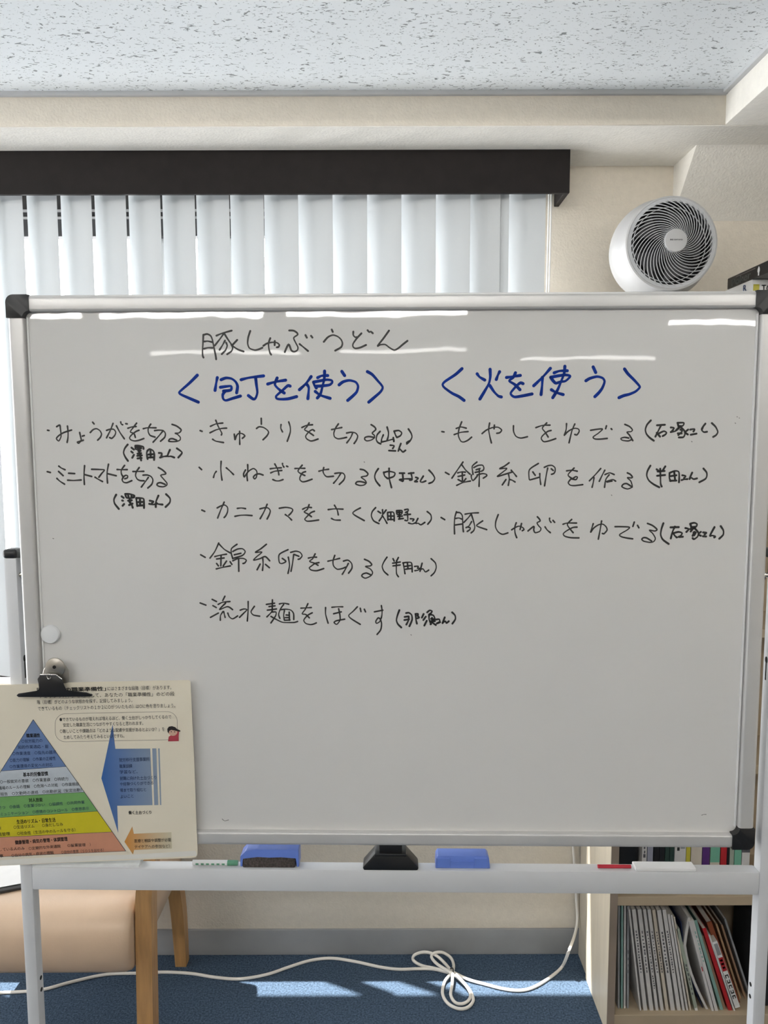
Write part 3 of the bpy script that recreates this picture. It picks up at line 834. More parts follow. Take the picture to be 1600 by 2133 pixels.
# pyramid
def xl(y): return 255 - (y - 575) * 0.6267
def xr(y): return 255 + (y - 575) * 0.7035
cuts = [(575, 575), (965, 930), (1160, 1124), (1316, 1268), (1466, 1425), (1613, 1570)]
cols = [('print_sky', (0.135, 0.215, 0.41)), ('print_pale', (0.50, 0.55, 0.60)), ('print_green', (0.165, 0.37, 0.12)), ('print_yellow', (0.60, 0.52, 0.02)), ('print_salmon', (0.58, 0.27, 0.17))]
cname = ['blue top', 'pale grey second', 'green middle', 'yellow fourth', 'salmon bottom']
def left_pt(i):
    if i == 0: return (255, 575)
    y = cuts[i][0] + (cuts[i][0] - cuts[i][1]) * 0.12 * (0 if i < 2 else 1)
    # the band edge keeps its slope past the photo's left edge until the pyramid's own left edge
    sl = (cuts[i][1] - cuts[i][0]) / xr(cuts[i][1])
    x = 0.0
    for _ in range(30):
        yy = cuts[i][0] + sl * x
        x = xl(yy)
    x = max(x, -222)
    return (x, cuts[i][0] + sl * x)
for i in range(5):
    a, b = left_pt(i), left_pt(i + 1)
    c, d = (xr(cuts[i + 1][1]), cuts[i + 1][1]), (xr(cuts[i][1]), cuts[i][1])
    pts = [a, b, c] if i == 0 else ([a, b, c, d] if a[0] > -221 or b[0] <= -221 and a[0] <= -221 else [a, b, c, d])
    if a[0] > -221 and b[0] <= -221:
        pts = [a, (-222, 575 + (255 + 222) / 0.6267), b, c, d]
    patch('pyramid_tier', pts, flat(cols[i][0], cols[i][1]), 0.0013, cname[i] + ' tier of the pyramid')
ob = MB()
line_strip(ob, [(xl(1336), 1336), (255, 575), (xr(1570), 1570)], 0.0008, 0.0016)
for i in range(1, 6):
    line_strip(ob, [left_pt(i), (xr(cuts[i][1]), cuts[i][1])], 0.0006, 0.0016)
ob.build('pyramid_outline', flat('print_slate', (0.05, 0.06, 0.08)), sheet, smooth=0)
# blue arrow
ARX0, ARX1 = pz(770, 1020).x, pz(1215, 1020).x
M['arrow_blue'] = gradient_mat('print_blue_fade', (0.035, 0.12, 0.36), (0.26, 0.32, 0.40), ARX0, ARX1)
patch('arrow', [(855, 612), (876, 797), (1140, 795), (1157, 1223), (890, 1228), (897, 1432), (770, 1020)], M['arrow_blue'], 0.0013, 'blue arrow pointing left at the pyramid')
patch('arrow_bar', [(1155, 794), (1186, 794), (1201, 1222), (1171, 1223)], M['arrow_blue'], 0.0013)
patch('arrow_bar', [(1200, 794), (1211, 794), (1224, 1222), (1214, 1222)], M['arrow_blue'], 0.0013)
M['arrow_orange'] = gradient_mat('print_orange_fade', (0.58, 0.25, 0.04), (0.60, 0.55, 0.40), pz(945, 1500).x, pz(1300, 1500).x)
patch('arrow', [(1004, 1384), (1016, 1440), (1300, 1428), (1303, 1552), (1018, 1562), (1009, 1596), (945, 1500)], M['arrow_orange'], 0.0013, 'small orange arrow below the blue one')
# speech bubble outline
def rrect(x0, y0, x1, y1, r, dy):
    p = []
    for cx, cy, a0 in ((x1 - r, y0 + r, -90), (x1 - r, y1 - r, 0), (x0 + r, y1 - r, 90), (x0 + r, y0 + r, 180)):
        for k in range(9):
            a = math.radians(a0 + 90 * k / 8)
            x = cx + r * math.cos(a)
            p.append((x, cy + r * math.sin(a) - dy * (x - x0) / (x1 - x0)))
    return p + [p[0]]
ob = MB()
line_strip(ob, rrect(420, 532, 1345, 745, 78, 18), 0.0006, 0.0013)
ob.build('speech_bubble', flat('print_taupe', (0.22, 0.19, 0.17)), sheet, smooth=0)
# little drawn figure in a cap
def disc(cx, cy, rx, ry, n=20):
    return [(cx + rx * math.cos(2 * math.pi * k / n), cy + ry * math.sin(2 * math.pi * k / n)) for k in range(n)]
patch('drawn_figure', [(1275, 740), (1280, 705), (1300, 692), (1335, 690), (1345, 660), (1358, 668), (1355, 700), (1356, 738)], flat('print_crimson', (0.40, 0.05, 0.07)), 0.0015, 'red shirt of the small drawn figure')
patch('drawn_figure', disc(1312, 668, 34, 30), flat('print_skin', (0.62, 0.40, 0.30)), 0.0017, 'face of the small drawn figure')
patch('drawn_figure', [(1272, 668), (1270, 645), (1282, 628), (1305, 624), (1330, 632), (1342, 645), (1370, 658), (1366, 667), (1335, 660), (1300, 652), (1285, 660), (1281, 680)], flat('print_ink', (0.02, 0.015, 0.015)), 0.0019, 'black cap of the small drawn figure')
ob = MB()
for q in ((1300, 667), (1326, 668)):
    ob.face([pz(a, c, 0.0019) for a, c in disc(q[0], q[1], 5, 4, 10)])
ob.build('drawn_figure', flat('print_ink', (0, 0, 0)), sheet, smooth=0)

def text_mesh(body):
    cu = bpy.data.curves.new('lettering', 'FONT')
    cu.body = body
    cu.resolution_u = 2
    o = bpy.data.objects.new('lettering', cu)
    COL.objects.link(o)
    dg = bpy.context.evaluated_depsgraph_get()
    dg.update()
    me = bpy.data.meshes.new_from_object(o.evaluated_get(dg))
    vs = [v.co.copy() for v in me.vertices]
    fs = [tuple(p.vertices) for p in me.polygons]
    bpy.data.objects.remove(o)
    bpy.data.curves.remove(cu)
    bpy.data.meshes.remove(me)
    return vs, fs

def lettering(name, lines, material, parent, place, lift_fn, label=None):
    """lines: (body, p0, p1, height, bold): each line is fitted between p0 and p1 (centre line)"""
    vs_all, fs_all = [], []
    for body, p0, p1, hgt, bold in lines:
        vs, fs = text_mesh(body)
        if bold and vs:
            n0 = len(vs)
            vs = [v + Vector((d, e, 0)) for d, e in ((0, 0), (.045, 0), (.022, .03)) for v in vs]
            fs = [tuple(i + n0 * r for i in f) for r in range(3) for f in fs]
        if not vs:
            continue
        x0 = min(v.x for v in vs); x1 = max(v.x for v in vs)
        y0 = min(v.y for v in vs); y1 = max(v.y for v in vs)
        P0, P1 = place(*p0), place(*p1)
        ax = (P1 - P0) / (x1 - x0)
        up = lift_fn(P1 - P0)
        base = len(vs_all)
        for v in vs:
            vs_all.append(P0 + ax * (v.x - x0) + up * ((v.y - (y0 + y1) / 2) / (y1 - y0) * hgt))
        fs_all += [tuple(i + base for i in f) for f in fs]
    me = bpy.data.meshes.new(name)
    me.from_pydata([tuple(v) for v in vs_all], [], fs_all)
    o = link_mesh(name, me, material, parent, smooth=0)
    if label:
        o['label'] = label
    return o
PXM = 1 / (3.63636 * 1290)
def up_sheet(d):
    d = d.normalized()
    return Vector((-d.z, 0, d.x))
def sheet_text(lines, label, material='print', lift=0.0021):
    L = [(t, (a, b), (c, d), h2 * PXM, bold) for (t, a, b, c, d, h2, bold) in lines]
    return lettering('printed_text', L, M[material], sheet, lambda a, b: pz(a, b, lift), up_sheet, label)
sheet_text([('にはさまざまな段階（目標）があります。', 818, 340, 1300, 331, 34, False),
            ('チェックリスト」を活用して、あなたの「職業準備性」のどの段', 300, 398, 1325, 379, 34, False),
            ('階（目標）がどのような状態かを探す、記録してみましょう。', 285, 443, 1005, 428, 34, False),
            ('できているもの（チェックリストの１か２に○がついたもの）は○に色を塗りましょう。', 292, 492, 1330, 467, 34, False)], 'four printed lines along the top')
sheet_text([('「働くための職業準備性」', 285, 352, 806, 340, 36, True)], 'bold words in the first printed line', lift=0.0023)
sheet_text([('●できているものが増えれば増えるほど、働く土台がしっかりしてくるので', 455, 574, 1300, 553, 32, False),
            ('安定した職業生活につながりやすくなると思われます。', 482, 616, 1088, 601, 32, False),
            ('○難しいことや課題点は「どのような配慮や支援があるとよいか？」を', 458, 663, 1250, 646, 32, False),
            ('ためしてみたり考えてみるといいですね。', 487, 708, 945, 697, 32, False)], 'printed lines inside the speech bubble')
for hd_line in [('職業適性', 203, 696, 308, 692, 34, True), ('基本的労働習慣', 178, 991, 368, 982, 36, True), ('対人技能', 222, 1184, 328, 1179, 34, True),
            ('生活のリズム・日常生活', 130, 1348, 425, 1332, 36, True), ('健康管理・病気の管理・体調管理', 118, 1504, 515, 1476, 36, True)]:
    sheet_text([hd_line], 'bold heading of a pyramid tier')
sheet_text([('○就労能力の', 168, 738, 325, 732, 30, False), ('知的作業適応・能', 140, 783, 372, 776, 30, False), ('○作業速度　○指先の器用', 100, 832, 428, 820, 30, False),
            ('○能力の理解　○作業の正確性', 80, 883, 425, 867, 30, False), ('○作業環境の変化への対応', 78, 930, 403, 914, 30, False)], 'small print in the blue tier', 'print_blue')
sheet_text([('○一般就労の意欲　○作業意欲　○持続力', 5, 1046, 520, 1021, 30, False), ('○職場のルールの理解　○危険への対処　○作業態度', -30, 1094, 602, 1060, 30, False),
            ('連絡の報告　○欠勤時の連絡　○出勤状況（安定出勤）', -80, 1144, 622, 1105, 30, False)], 'small print in the pale tier')
sheet_text([('あいさつ　○会話　○言葉づかい　○協調性　○共同作業', -60, 1244, 645, 1198, 28, False),
            ('○コミュニケーション　○感情のコントロール　○意思表示', -45, 1294, 678, 1245, 28, False)], 'small print in the green tier', 'print_blue')
sheet_text([('○生活リズム　　○身だしなみ', 108, 1389, 480, 1365, 30, False), ('○規則起床', -110, 1402, 15, 1394, 30, False),
            ('○金銭管理', -70, 1446, 80, 1437, 30, False), ('○社会性（生活の中のルールを守る）', 135, 1436, 575, 1407, 30, False)], 'small print in the yellow tier')
sheet_text([('通院をしている人のみ', -90, 1562, 190, 1547, 28, False), ('○定期的な外来通院', 222, 1550, 463, 1531, 28, False), ('○服薬管理　）', 515, 1527, 690, 1519, 28, False),
            ('○食事', -60, 1610, 30, 1604, 28, False), ('○自分の病気・症状の理解', 92, 1603, 410, 1580, 28, False), ('○自分の意思（ＳＯＳを出せる）', 468, 1578, 790, 1560, 28, False)], 'small print in the salmon tier')
sheet_text([('就労移行支援事業所', 906, 880, 1135, 873, 32, False), ('職業訓練', 908, 928, 1005, 924, 32, False), ('学習など、', 910, 971, 1045, 967, 30, False),
            ('就職に向けた土台づくり', 912, 1020, 1187, 1012, 32, False), ('や経験づくりができる', 912, 1062, 1163, 1053, 30, False),
            ('場まで取り組むと', 912, 1109, 1110, 1103, 30, False), ('よいこと', 916, 1158, 1015, 1151, 28, False)], 'small print in the blue arrow', 'print_blue')
sheet_text([('働く土台づくり', 976, 1278, 1150, 1275, 30, True)], 'bold words below the blue arrow')
sheet_text([('医療と相談や調整が必要', 1022, 1492, 1298, 1483, 30, False), ('デイケアへの参加など）', 1022, 1537, 1290, 1530, 30, False)], 'small print in the orange arrow')

# ------------------------------------------------------------------ spring clip holding the sheet
clip = thing('spring_clip', 'wide black spring clip with a silver back plate pinching the top of the laminated sheet', 'clip', board.matrix_basis @ Vector((-.545, -.015, 1.13)), PSI)
CB = clip.matrix_basis.inverted() @ board.matrix_basis
def cz(a, b, ly):
    """pixels of a 5.33x enlargement with origin (0, 1080)"""
    x, z = bp(a / 5.333, 1080 + b / 5.333, ly)
    return CB @ Vector((x, ly, z))
b = MB()
b.prism([(470, 1745), (482, 1680), (520, 1628), (560, 1585), (625, 1560), (690, 1590), (735, 1640), (765, 1690), (768, 1815), (735, 1830), (640, 1825), (500, 1800)], lambda a, c, d: cz(a, c, d), -.0180, -.0150, 0.0008, 1)
b.lathe([(.0165, 0), (.0160, .002), (.010, .004), (0, .0045)], lambda a, c, h2: cz(615, 1655, -.018) + Vector((a, -h2, c)), 32)
plate = b.build('back_plate', mat('brushed_silver', (0.50, 0.47, 0.42), 0.36, 0.08, 30, metal=0.9), clip)
MB().lathe([(.0028, 0), (.0028, .0012)], lambda a, c, h2: cz(605, 1650, -.0222) + Vector((a, -h2, c)), 16).build('rivet_hole', M['dark_hole'], clip)
b = MB()
b.prism([(448, 1738), (622, 1738), (692, 1790), (712, 1850), (735, 1912), (960, 1932), (1035, 1958), (1005, 1978), (610, 1984), (205, 1984), (182, 1966), (205, 1944), (420, 1918), (440, 1890), (428, 1838), (415, 1785)], lambda a, c, d: cz(a, c, d), -.0268, -.0228, 0.0009, 2)
b.build('jaw', M['black'], clip)
b = MB()
b.prism([(470, 1790), (690, 1800), (735, 1905), (425, 1905)], lambda a, c, d: cz(a, c, d), -.0230, -.0176, 0.0006, 1)
b.build('hinge', M['grey_plastic'], clip)
b = MB()
b.tube([cz(520, 1752, -.0275), cz(530, 1778, -.0275), cz(545, 1784, -.0275), cz(562, 1776, -.0275), cz(570, 1758, -.0275)], .0009, 8)
b.tube([cz(448, 1734, -.0258), cz(622, 1734, -.0258), cz(690, 1786, -.0258)], .0011, 8)
b.build('lever_edge', M['chrome'], clip)

# ================================================================== things on the tray
def eraser(label, x0, x1, y0, z1, felt, loc_yaw):
    t = thing('board_eraser', label, 'eraser', ((x0 + x1) / 2, y0, .817), loc_yaw)
    hw = (x1 - x0) / 2
    return t, hw
t, hw = eraser('blue whiteboard eraser with a dirty dark felt pad, left on the tray', -.2465, -.1465, 1.2425, .851, True, PSI)
MB().box((-hw + .003, 0, 0), (hw - .006, .027, .0205), 0.003, 2).build('felt_pad', M['felt'], t)
bd = MB()
arc = [(-hw, .003), (-hw, .021), (-hw + .010, .0315), (-hw + .030, .0338), (hw - .018, .0338), (hw - .001, .0325), (hw, .029), (hw, .003), (hw - .004, .003), (hw - .004, .0195), (hw - .03, .0215), (0, .0195), (-hw + .03, .0205), (-hw + .004, .0185), (-hw + .004, .003)]
bd.prism(arc, lambda a, c, d: (a, d, c), -.0012, .028, 0.0012, 2)
bd.build('handle_shell', M['blue_plastic'], t)
t, hw = eraser('plain blue whiteboard eraser with a recessed back, right of the black board lock', .0858, .1788, 1.2385, .842, False, PSI)
bd = MB().prism([(-hw, 0), (-hw + .001, .0175), (-hw + .004, .0225), (hw - .006, .0225), (hw - .002, .0185), (hw, 0)], lambda a, c, d: (a, d, c), .0012, .026, 0.0012, 2)
bd.build('handle_shell', M['blue_plastic'], t)
rb = MB()
for xa, xb in ((-hw + .002, -hw + .0255), (hw - .0275, hw - .0045)):
    rb.box((xa, -.0010, .002), (xb, .0020, .0200), 0.0012, 1)
rb.box((-hw + .026, -.0004, .0125), (hw - .028, .0018, .0140), 0.0005, 1)
rb.build('ridge', M['blue_plastic'], t)
# marker lying on the tray
t = thing('marker_pen', 'slim white marker pen with a green cap lying left of the dirty eraser', 'marker', (-.288, 1.2520, .8216), PSI)
MB().cyl((-.042, 0, 0), (.018, 0, 0), .0045, seg=20).build('barrel', M['white_plastic'], t)
cp = MB().cyl((.018, 0, 0), (.036, 0, 0), .0046, .0043, 20)
cp.build('cap', flat('dull_green_plastic', (0.10, 0.30, 0.18)), t)
lb = MB()
for k in range(6):
    lb.box((-.036 + k * .009, -.0049, -.0015), (-.031 + k * .009, -.0040, .0012))
lb.build('printed_label', flat('dull_green_plastic', (0, 0, 0)), t)
t = thing('marker_pen', 'red marker pen lying on the tray in front of the bookcase', 'marker', (.392, 1.2400, .8200), PSI)
MB().cyl((-.030, 0, 0), (.012, 0, 0), .0030, seg=20).build('barrel', M['red'], t)
MB().cyl((.012, 0, 0), (.026, 0, 0), .0031, .0029, 20).build('cap', M['red'], t)
o = MB().box((-.051, -.012, 0), (.051, .010, .0062), 0.0012, 1).build('paper_box', M['paper'])
o.location = (.474, 1.2400, .817); o.rotation_euler = (0, 0, PSI)
tag(o, 'flat white paper box lying on the right end of the tray', 'box')
# white film pouch and the turquoise clip on it
bg2 = MB()
rows = []
for i in range(13):
    x = -.092 + .184 * i / 12
    wv = .0015 * math.sin(i * 1.7)
    rows.append([(x, -.006, .0), (x, -.006, .0035 + wv * .4), (x, .006, .0085 + wv), (x, .020, .0165 + wv), (x, .024, .015), (x, .024, 0)])
bg2.loft(rows)
o = bg2.build('plastic_pouch', M['film'], smooth=60)
o.location = (-.512, 1.2530, .817); o.rotation_euler = (0, 0, PSI)
tag(o, 'crumpled white plastic pouch lying on the left end of the tray', 'pouch')
tc = MB()
tc.prism([(-.013, .004), (-.011, .0075), (.004, .009), (.013, .0065), (.012, .003), (.004, 0), (-.003, .002)], lambda a, c, d: (a, d, c), -.006, .006, 0.0012, 2)
o = tc.build('turquoise_magnet', M['green'])
o.location = (-.499, 1.2600, .8270); o.rotation_euler = (0, 0, PSI)
tag(o, 'small turquoise plastic magnet sitting on the white pouch', 'magnet')

# ================================================================== vertical blind
val = thing('blind_valance', 'long dark brown box valance above the white vertical blind', 'valance', (-.65, 2.10, 2.169))
v = MB()
v.box((-1.76, 2.044, 2.169), (.479, 2.056, 2.277), 0.001, 1)
v.build('front_board', M['valance'], val, world=True)
v = MB().box((.466, 2.0562, 2.170), (.4795, YW - .0005, 2.276), 0.001, 1)
v.build('end_board', M['valance'], val, world=True)
MB().box((-1.76, 2.0562, 2.262), (.4655, YW - .0005, 2.276)).build('top_board', M['valance'], val, world=True)
MB().box((-1.773, 2.0562, 2.170), (-1.7605, YW - .0005, 2.276), 0.001, 1).build('end_board', M['valance'], val, world=True)
blind = thing('vertical_blind', 'white vertical slat blind hanging in front of the window', 'blind', (-.65, 2.10, .88))
MB().box((-1.72, 2.082, 2.198), (.455, 2.122, 2.228), 0.003, 2).build('headrail', M['headrail'], blind, world=True)
zt, zb2 = 2.196, .885
def slat(x_left, wd=.100, dy=.017, bulge=.0035):
    n = 8
    hx = math.sqrt(wd * wd - 4 * dy * dy)
    rings = []
    f, bk = [], []
    for k in range(n + 1):
        u = k / n
        x = x_left + hx * u
        y = 2.100 + dy - 2 * dy * u - bulge * 4 * u * (1 - u)
        f.append((x, y - .0003)); bk.append((x, y + .0003))
    ring = f + bk[::-1]
    return MB().loft([[(a, c, zb2) for a, c in ring], [(a, c, zt) for a, c in ring]])
first = None
xs0 = [-.949 + .0903 * i for i in range(-9, 13)]
for xl0 in xs0:
    slat(xl0).build('slat', M['slat'], blind, world=True)
for xl0 in (.213, .236, .332):
    slat(xl0, dy=.0165).build('slat', M['slat'], blind, world=True)
for xc, yy in ((.4395, 2.108), (.4475, 2.116)):
    path = [(xc, yy, 2.19), (xc - .001, yy, 2.0), (xc - .004, yy, 1.6), (xc - .004, yy, 1.05)]
    MB().tube(path, .0022, 8).build('pull_cord', M['headrail'], blind, world=True)

# ================================================================== bookcase
BX0, BX1, BY0, BY1, BZ = .574, 1.18, 1.852, 2.060, 1.80
bc = thing('bookcase', 'tall cream wooden bookcase standing behind the right end of the whiteboard', 'bookcase', ((BX0 + BX1) / 2, 1.96, 0))
for x in (BX0, BX1 - .020):
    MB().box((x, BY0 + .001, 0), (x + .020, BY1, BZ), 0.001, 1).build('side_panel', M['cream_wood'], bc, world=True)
    MB().box((x + .0003, BY0 - .0008, 0), (x + .0197, BY0 + .0012, BZ)).build('shaded_edge', M['edge_shaded'], bc, world=True)
for zc0, zc1 in ((.012, .050), (.351, .375), (.700, .722), (1.05, 1.072), (1.40, 1.422), (BZ - .022, BZ)):
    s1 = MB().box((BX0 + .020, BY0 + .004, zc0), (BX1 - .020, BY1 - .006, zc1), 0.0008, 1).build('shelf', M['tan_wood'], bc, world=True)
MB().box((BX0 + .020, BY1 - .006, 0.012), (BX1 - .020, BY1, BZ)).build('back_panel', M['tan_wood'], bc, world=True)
# shallow filler panel between bookcase and wall
fp = MB().box((BX0 + .004, BY1 + .008, 0), (BX1, YW - .009, 1.42), 0.003, 2).build('filler_cabinet', mat('grey_cream_laminate', (0.52, 0.47, 0.38), 0.5, 0.04, 10))
tag(fp, 'shallow beige cabinet filling the gap between bookcase and window wall', 'cabinet')

SP = lambda px, zc=2.009: (px - 800) / 1600 * zc
ORD = ['first', 'second', 'third', 'fourth', 'fifth', 'sixth', 'seventh', 'eighth', 'ninth', 'tenth', 'eleventh', 'twelfth']
def book(name, xb, th, hgt, tilt, cover, y0, z0, label, cat='book', group=None, depth=.185, marks=None, page=True, z_extra=0):
    """a book standing on its tail; xb = right foot of the spine, tilt = lean to the left (radians)"""
    t = thing(name, label, cat, (xb, y0, z0), 0, group)
    R = Matrix.Rotation(-tilt, 4, 'Y')
    cv = MB()
    cv.box((-th, 0, 0), (0, .0016, hgt), mtx=R)
    cv.box((-th, .001, 0), (-th + .0008, depth, hgt), mtx=R)
    cv.box((-.0008, .001, 0), (0, depth, hgt), mtx=R)
    cv.build('cover', cover, t, smooth=0)
    if page and th > .003:
        MB().box((-th + .0008, .0016, .001), (-.0008, depth - .002, hgt - .001), mtx=R).build('pages', M['paper_edge'], t, smooth=0)
    if marks:
        groups = {}
        for (za, zb, xa, xb2, mk) in marks:
            groups.setdefault(mk, []).append((za, zb, xa, xb2))
        for mk, ls in groups.items():
            b = MB()
            for za, zb, xa, xb2 in ls:
                b.box((-th * (1 - xa), -.0005, hgt * za), (-th * (1 - xb2), .0005, hgt * zb), mtx=R)
            b.build('spine_print', M[mk], t, smooth=0)
    return t

def spine_dashes(n, a, b2, mk='print', xa=.25, xb=.75):
    """rows of small printed characters down a spine"""
    out = []
    st = (b2 - a) / n
    for k in range(n):
        w2 = random.uniform(.35, .8)
        sh2 = random.uniform(0, .15)
        out.append((a + st * k, a + st * (k + w2), xa + sh2, xb - random.uniform(0, .15), mk))
    return out

flat('print_grey', (0.10, 0.10, 0.11)); flat('cover_white', (0.60, 0.585, 0.57)); flat('cover_cream', (0.58, 0.52, 0.43)); flat('cover_grey', (0.28, 0.29, 0.30))
flat('cover_teal', (0.22, 0.38, 0.34)); flat('cover_brown', (0.30, 0.19, 0.12)); flat('cover_red', (0.42, 0.02, 0.025)); flat('cover_rust', (0.25, 0.07, 0.03)); flat('cover_black', (0.012, 0.012, 0.013))
flat('cover_sage', (0.33, 0.37, 0.30)); flat('cover_navy', (0.02, 0.035, 0.12)); flat('cover_tan', (0.42, 0.28, 0.16)); flat('cover_blue_grey', (0.30, 0.31, 0.38)); flat('cover_darkgreen', (0.025, 0.05, 0.04))
flat('cover_yellow', (0.50, 0.45, 0.05)); flat('cover_purple', (0.09, 0.03, 0.16)); flat('cover_green', (0.10, 0.33, 0.19)); flat('cover_pink', (0.55, 0.22, 0.30)); flat('cover_mint', (0.16, 0.40, 0.28)); flat('spine_red', (0.35, 0.02, 0.05)); flat('spine_white', (0.74, 0.74, 0.73)); flat('spine_turq', (0.02, 0.45, 0.35)); flat('spine_magenta', (0.45, 0.05, 0.30)); flat('spine_blue', (0.10, 0.20, 0.55))

SHELF = .0502
# upright thin booklets at the far left of the bottom shelf
for i, (px, th, cov) in enumerate(((1290.5, .0045, 'cover_grey'), (1296.5, .0042, 'cover_teal'), (1302, .0045, 'cover_white'), (1308.5, .0055, 'cover_grey'))):
    nm = ['dark grey', 'pale teal', 'white', 'mid grey'][i]
    book('booklet', SP(px) + .0006 * i, th, .285, .025, M[cov], 1.880, SHELF, f'thin {nm} booklet standing almost upright against the left side of the bottom shelf', 'booklet', 'upright booklets on the bottom shelf', marks=spine_dashes(4, .35, .6, 'print_grey') if i == 3 else None)
# leaning white booklets
lean = [(1335, .0050, 7.6, .283), (1347.5, .0115, 7.9, .284), (1360.5, .0115, 8.2, .284), (1371, .0085, 8.5, .284), (1382, .0095, 8.8, .284), (1392.5, .0092, 9.1, .283), (1405.5, .0122, 9.4, .283), (1417.5, .0108, 9.8, .284), (1426, .0072, 10.3, .272), (1433, .0056, 10.8, .27), (1439.5, .0050, 11.3, .265)]
for i, (px, th, deg, hgt) in enumerate(lean):
    cov = 'cover_white' if i not in (5, 10) else 'cover_cream'
    kind = 'white' if cov == 'cover_white' else 'cream'
    mk = None
    if 1 <= i <= 7:
        mk = spine_dashes(random.randint(12, 18), .38, .80, 'print_grey')
        if i == 3: mk += spine_dashes(6, .22, .36, 'print')
    book('booklet', SP(px, 2.005), th * .86, hgt, math.radians(deg), M[cov], 1.872, SHELF, f'{kind} booklet leaning left on the bottom shelf, {ORD[i]} from the left of the leaning row', 'booklet', 'leaning booklets on the bottom shelf', marks=mk)
book('booklet', SP(1453.5, 2.005), .0085, .235, math.radians(14.0), M['cover_sage'], 1.872, SHELF, 'sage green booklet leaning just right of the white booklet row', 'booklet', marks=[(.0, .035, .1, .9, 'spine_white')] + spine_dashes(7, .2, .6, 'print_grey'))
# folder of loose papers with bent sheets
fold = thing('clear_folder', 'clear plastic folder with bent papers leaning between the sage booklet and two white ones', 'folder', (SP(1478, 2.005), 1.876, SHELF))
f = MB()
rg = []
for k in range(11):
    u = k / 10
    x = -.005 - .072 * u - .018 * math.sin(math.pi * u) + (.016 * max(0, u - .7) / .3)
    rg.append([(x - .004, .0, .255 * u), (x + .003, .0, .255 * u), (x + .003, .17, .255 * u), (x - .004, .17, .255 * u)])
f.loft(rg)
f.build('papers', M['cover_white'] if 'cover_white' in M else M['paper'], fold, smooth=60)
f = MB()
rg = []
for k in range(11):
    u = k / 10
    x = -.014 - .066 * u - .012 * math.sin(math.pi * u)
    rg.append([(x - .0012, .004, .240 * u), (x, .004, .240 * u), (x, .17, .240 * u), (x - .0012, .17, .240 * u)])
f.loft(rg)
f.build('dark_blue_sheet', M['cover_navy'], fold, smooth=60)
book('booklet', SP(1486.5, 2.005), .0062, .258, math.radians(15.6), M['cover_white'], 1.870, SHELF, 'white booklet with a faint red line, right of the clear folder', 'booklet', marks=[(.45, .50, .3, .7, 'cover_red')])
book('booklet', SP(1495, 2.005), .0082, .262, math.radians(16.2), M['cover_white'], 1.870, SHELF, 'thicker white booklet leaning against the teal folder', 'booklet', marks=spine_dashes(8, .55, .9, 'cover_teal'))
book('folder', SP(1507, 2.005), .0078, .262, math.radians(17.4), M['cover_teal'], 1.874, SHELF, 'pale teal folder leaning right of the white booklets', 'folder', page=False)
book('book', SP(1514, 2.005), .0070, .215, math.radians(18.2), M['cover_brown'], 1.878, SHELF, 'brown book leaning between the teal folder and the red book', 'book')
book('book', SP(1525, 2.005), .0092, .242, math.radians(18.8), M['cover_red'], 1.872, SHELF, 'bright red book leaning left of the white lettered spine', 'book')
book('booklet', SP(1530.5, 2.005), .0040, .225, math.radians(19.4), M['cover_white'], 1.870, SHELF, 'very thin white booklet squeezed beside the red book', 'booklet')
mk = [(.80, .97, .12, .88, 'cover_grey'), (.56, .76, .06, .94, 'cover_red')]
mk += [(.595 + .055 * k, .625 + .055 * k, .25, .75, 'spine_white') for k in range(3)]
for k in range(5):
    z = .14 + .078 * k
    mk += [(z, z + .05, .18, .34, 'print'), (z, z + .05, .66, .82, 'print')] + ([(z, z + .016, .3, .7, 'print')] if k % 2 else [(z + .034, z + .05, .3, .7, 'print')])
book('book', SP(1542, 2.005), .0130, .196, math.radians(20.2), M['spine_white'], 1.874, SHELF + .008, 'white spine book with bold black lettering and a red block', 'book', marks=mk)
book('book', SP(1552, 2.005), .0130, .245, math.radians(20.5), M['cover_rust'], 1.900, SHELF, 'rust brown book leaning behind the white lettered spine', 'book')
for i, (px, cov, nm, hg) in enumerate(((1560, 'cover_tan', 'tan', .225), (1566, 'cover_brown', 'dark brown', .222), (1572, 'cover_grey', 'grey', .24))):
    book('booklet', SP(px, 2.005) + .006 * i, .0050, hg, math.radians(19.0), M[cov], 1.915, SHELF, f'thin {nm} booklet in the shadows right of the rust brown book', 'booklet')
# black bag filling the right of the compartment
bag = MB().box((.968, 1.868, .0505), (1.148, 2.035, .305), 0.03, 4)
o = bag.build('black_bag', mat('black_fabric', (0.008, 0.008, 0.010), 0.9, 0.2, 60))
tag(o, 'black fabric bag standing at the right of the bottom shelf', 'bag')

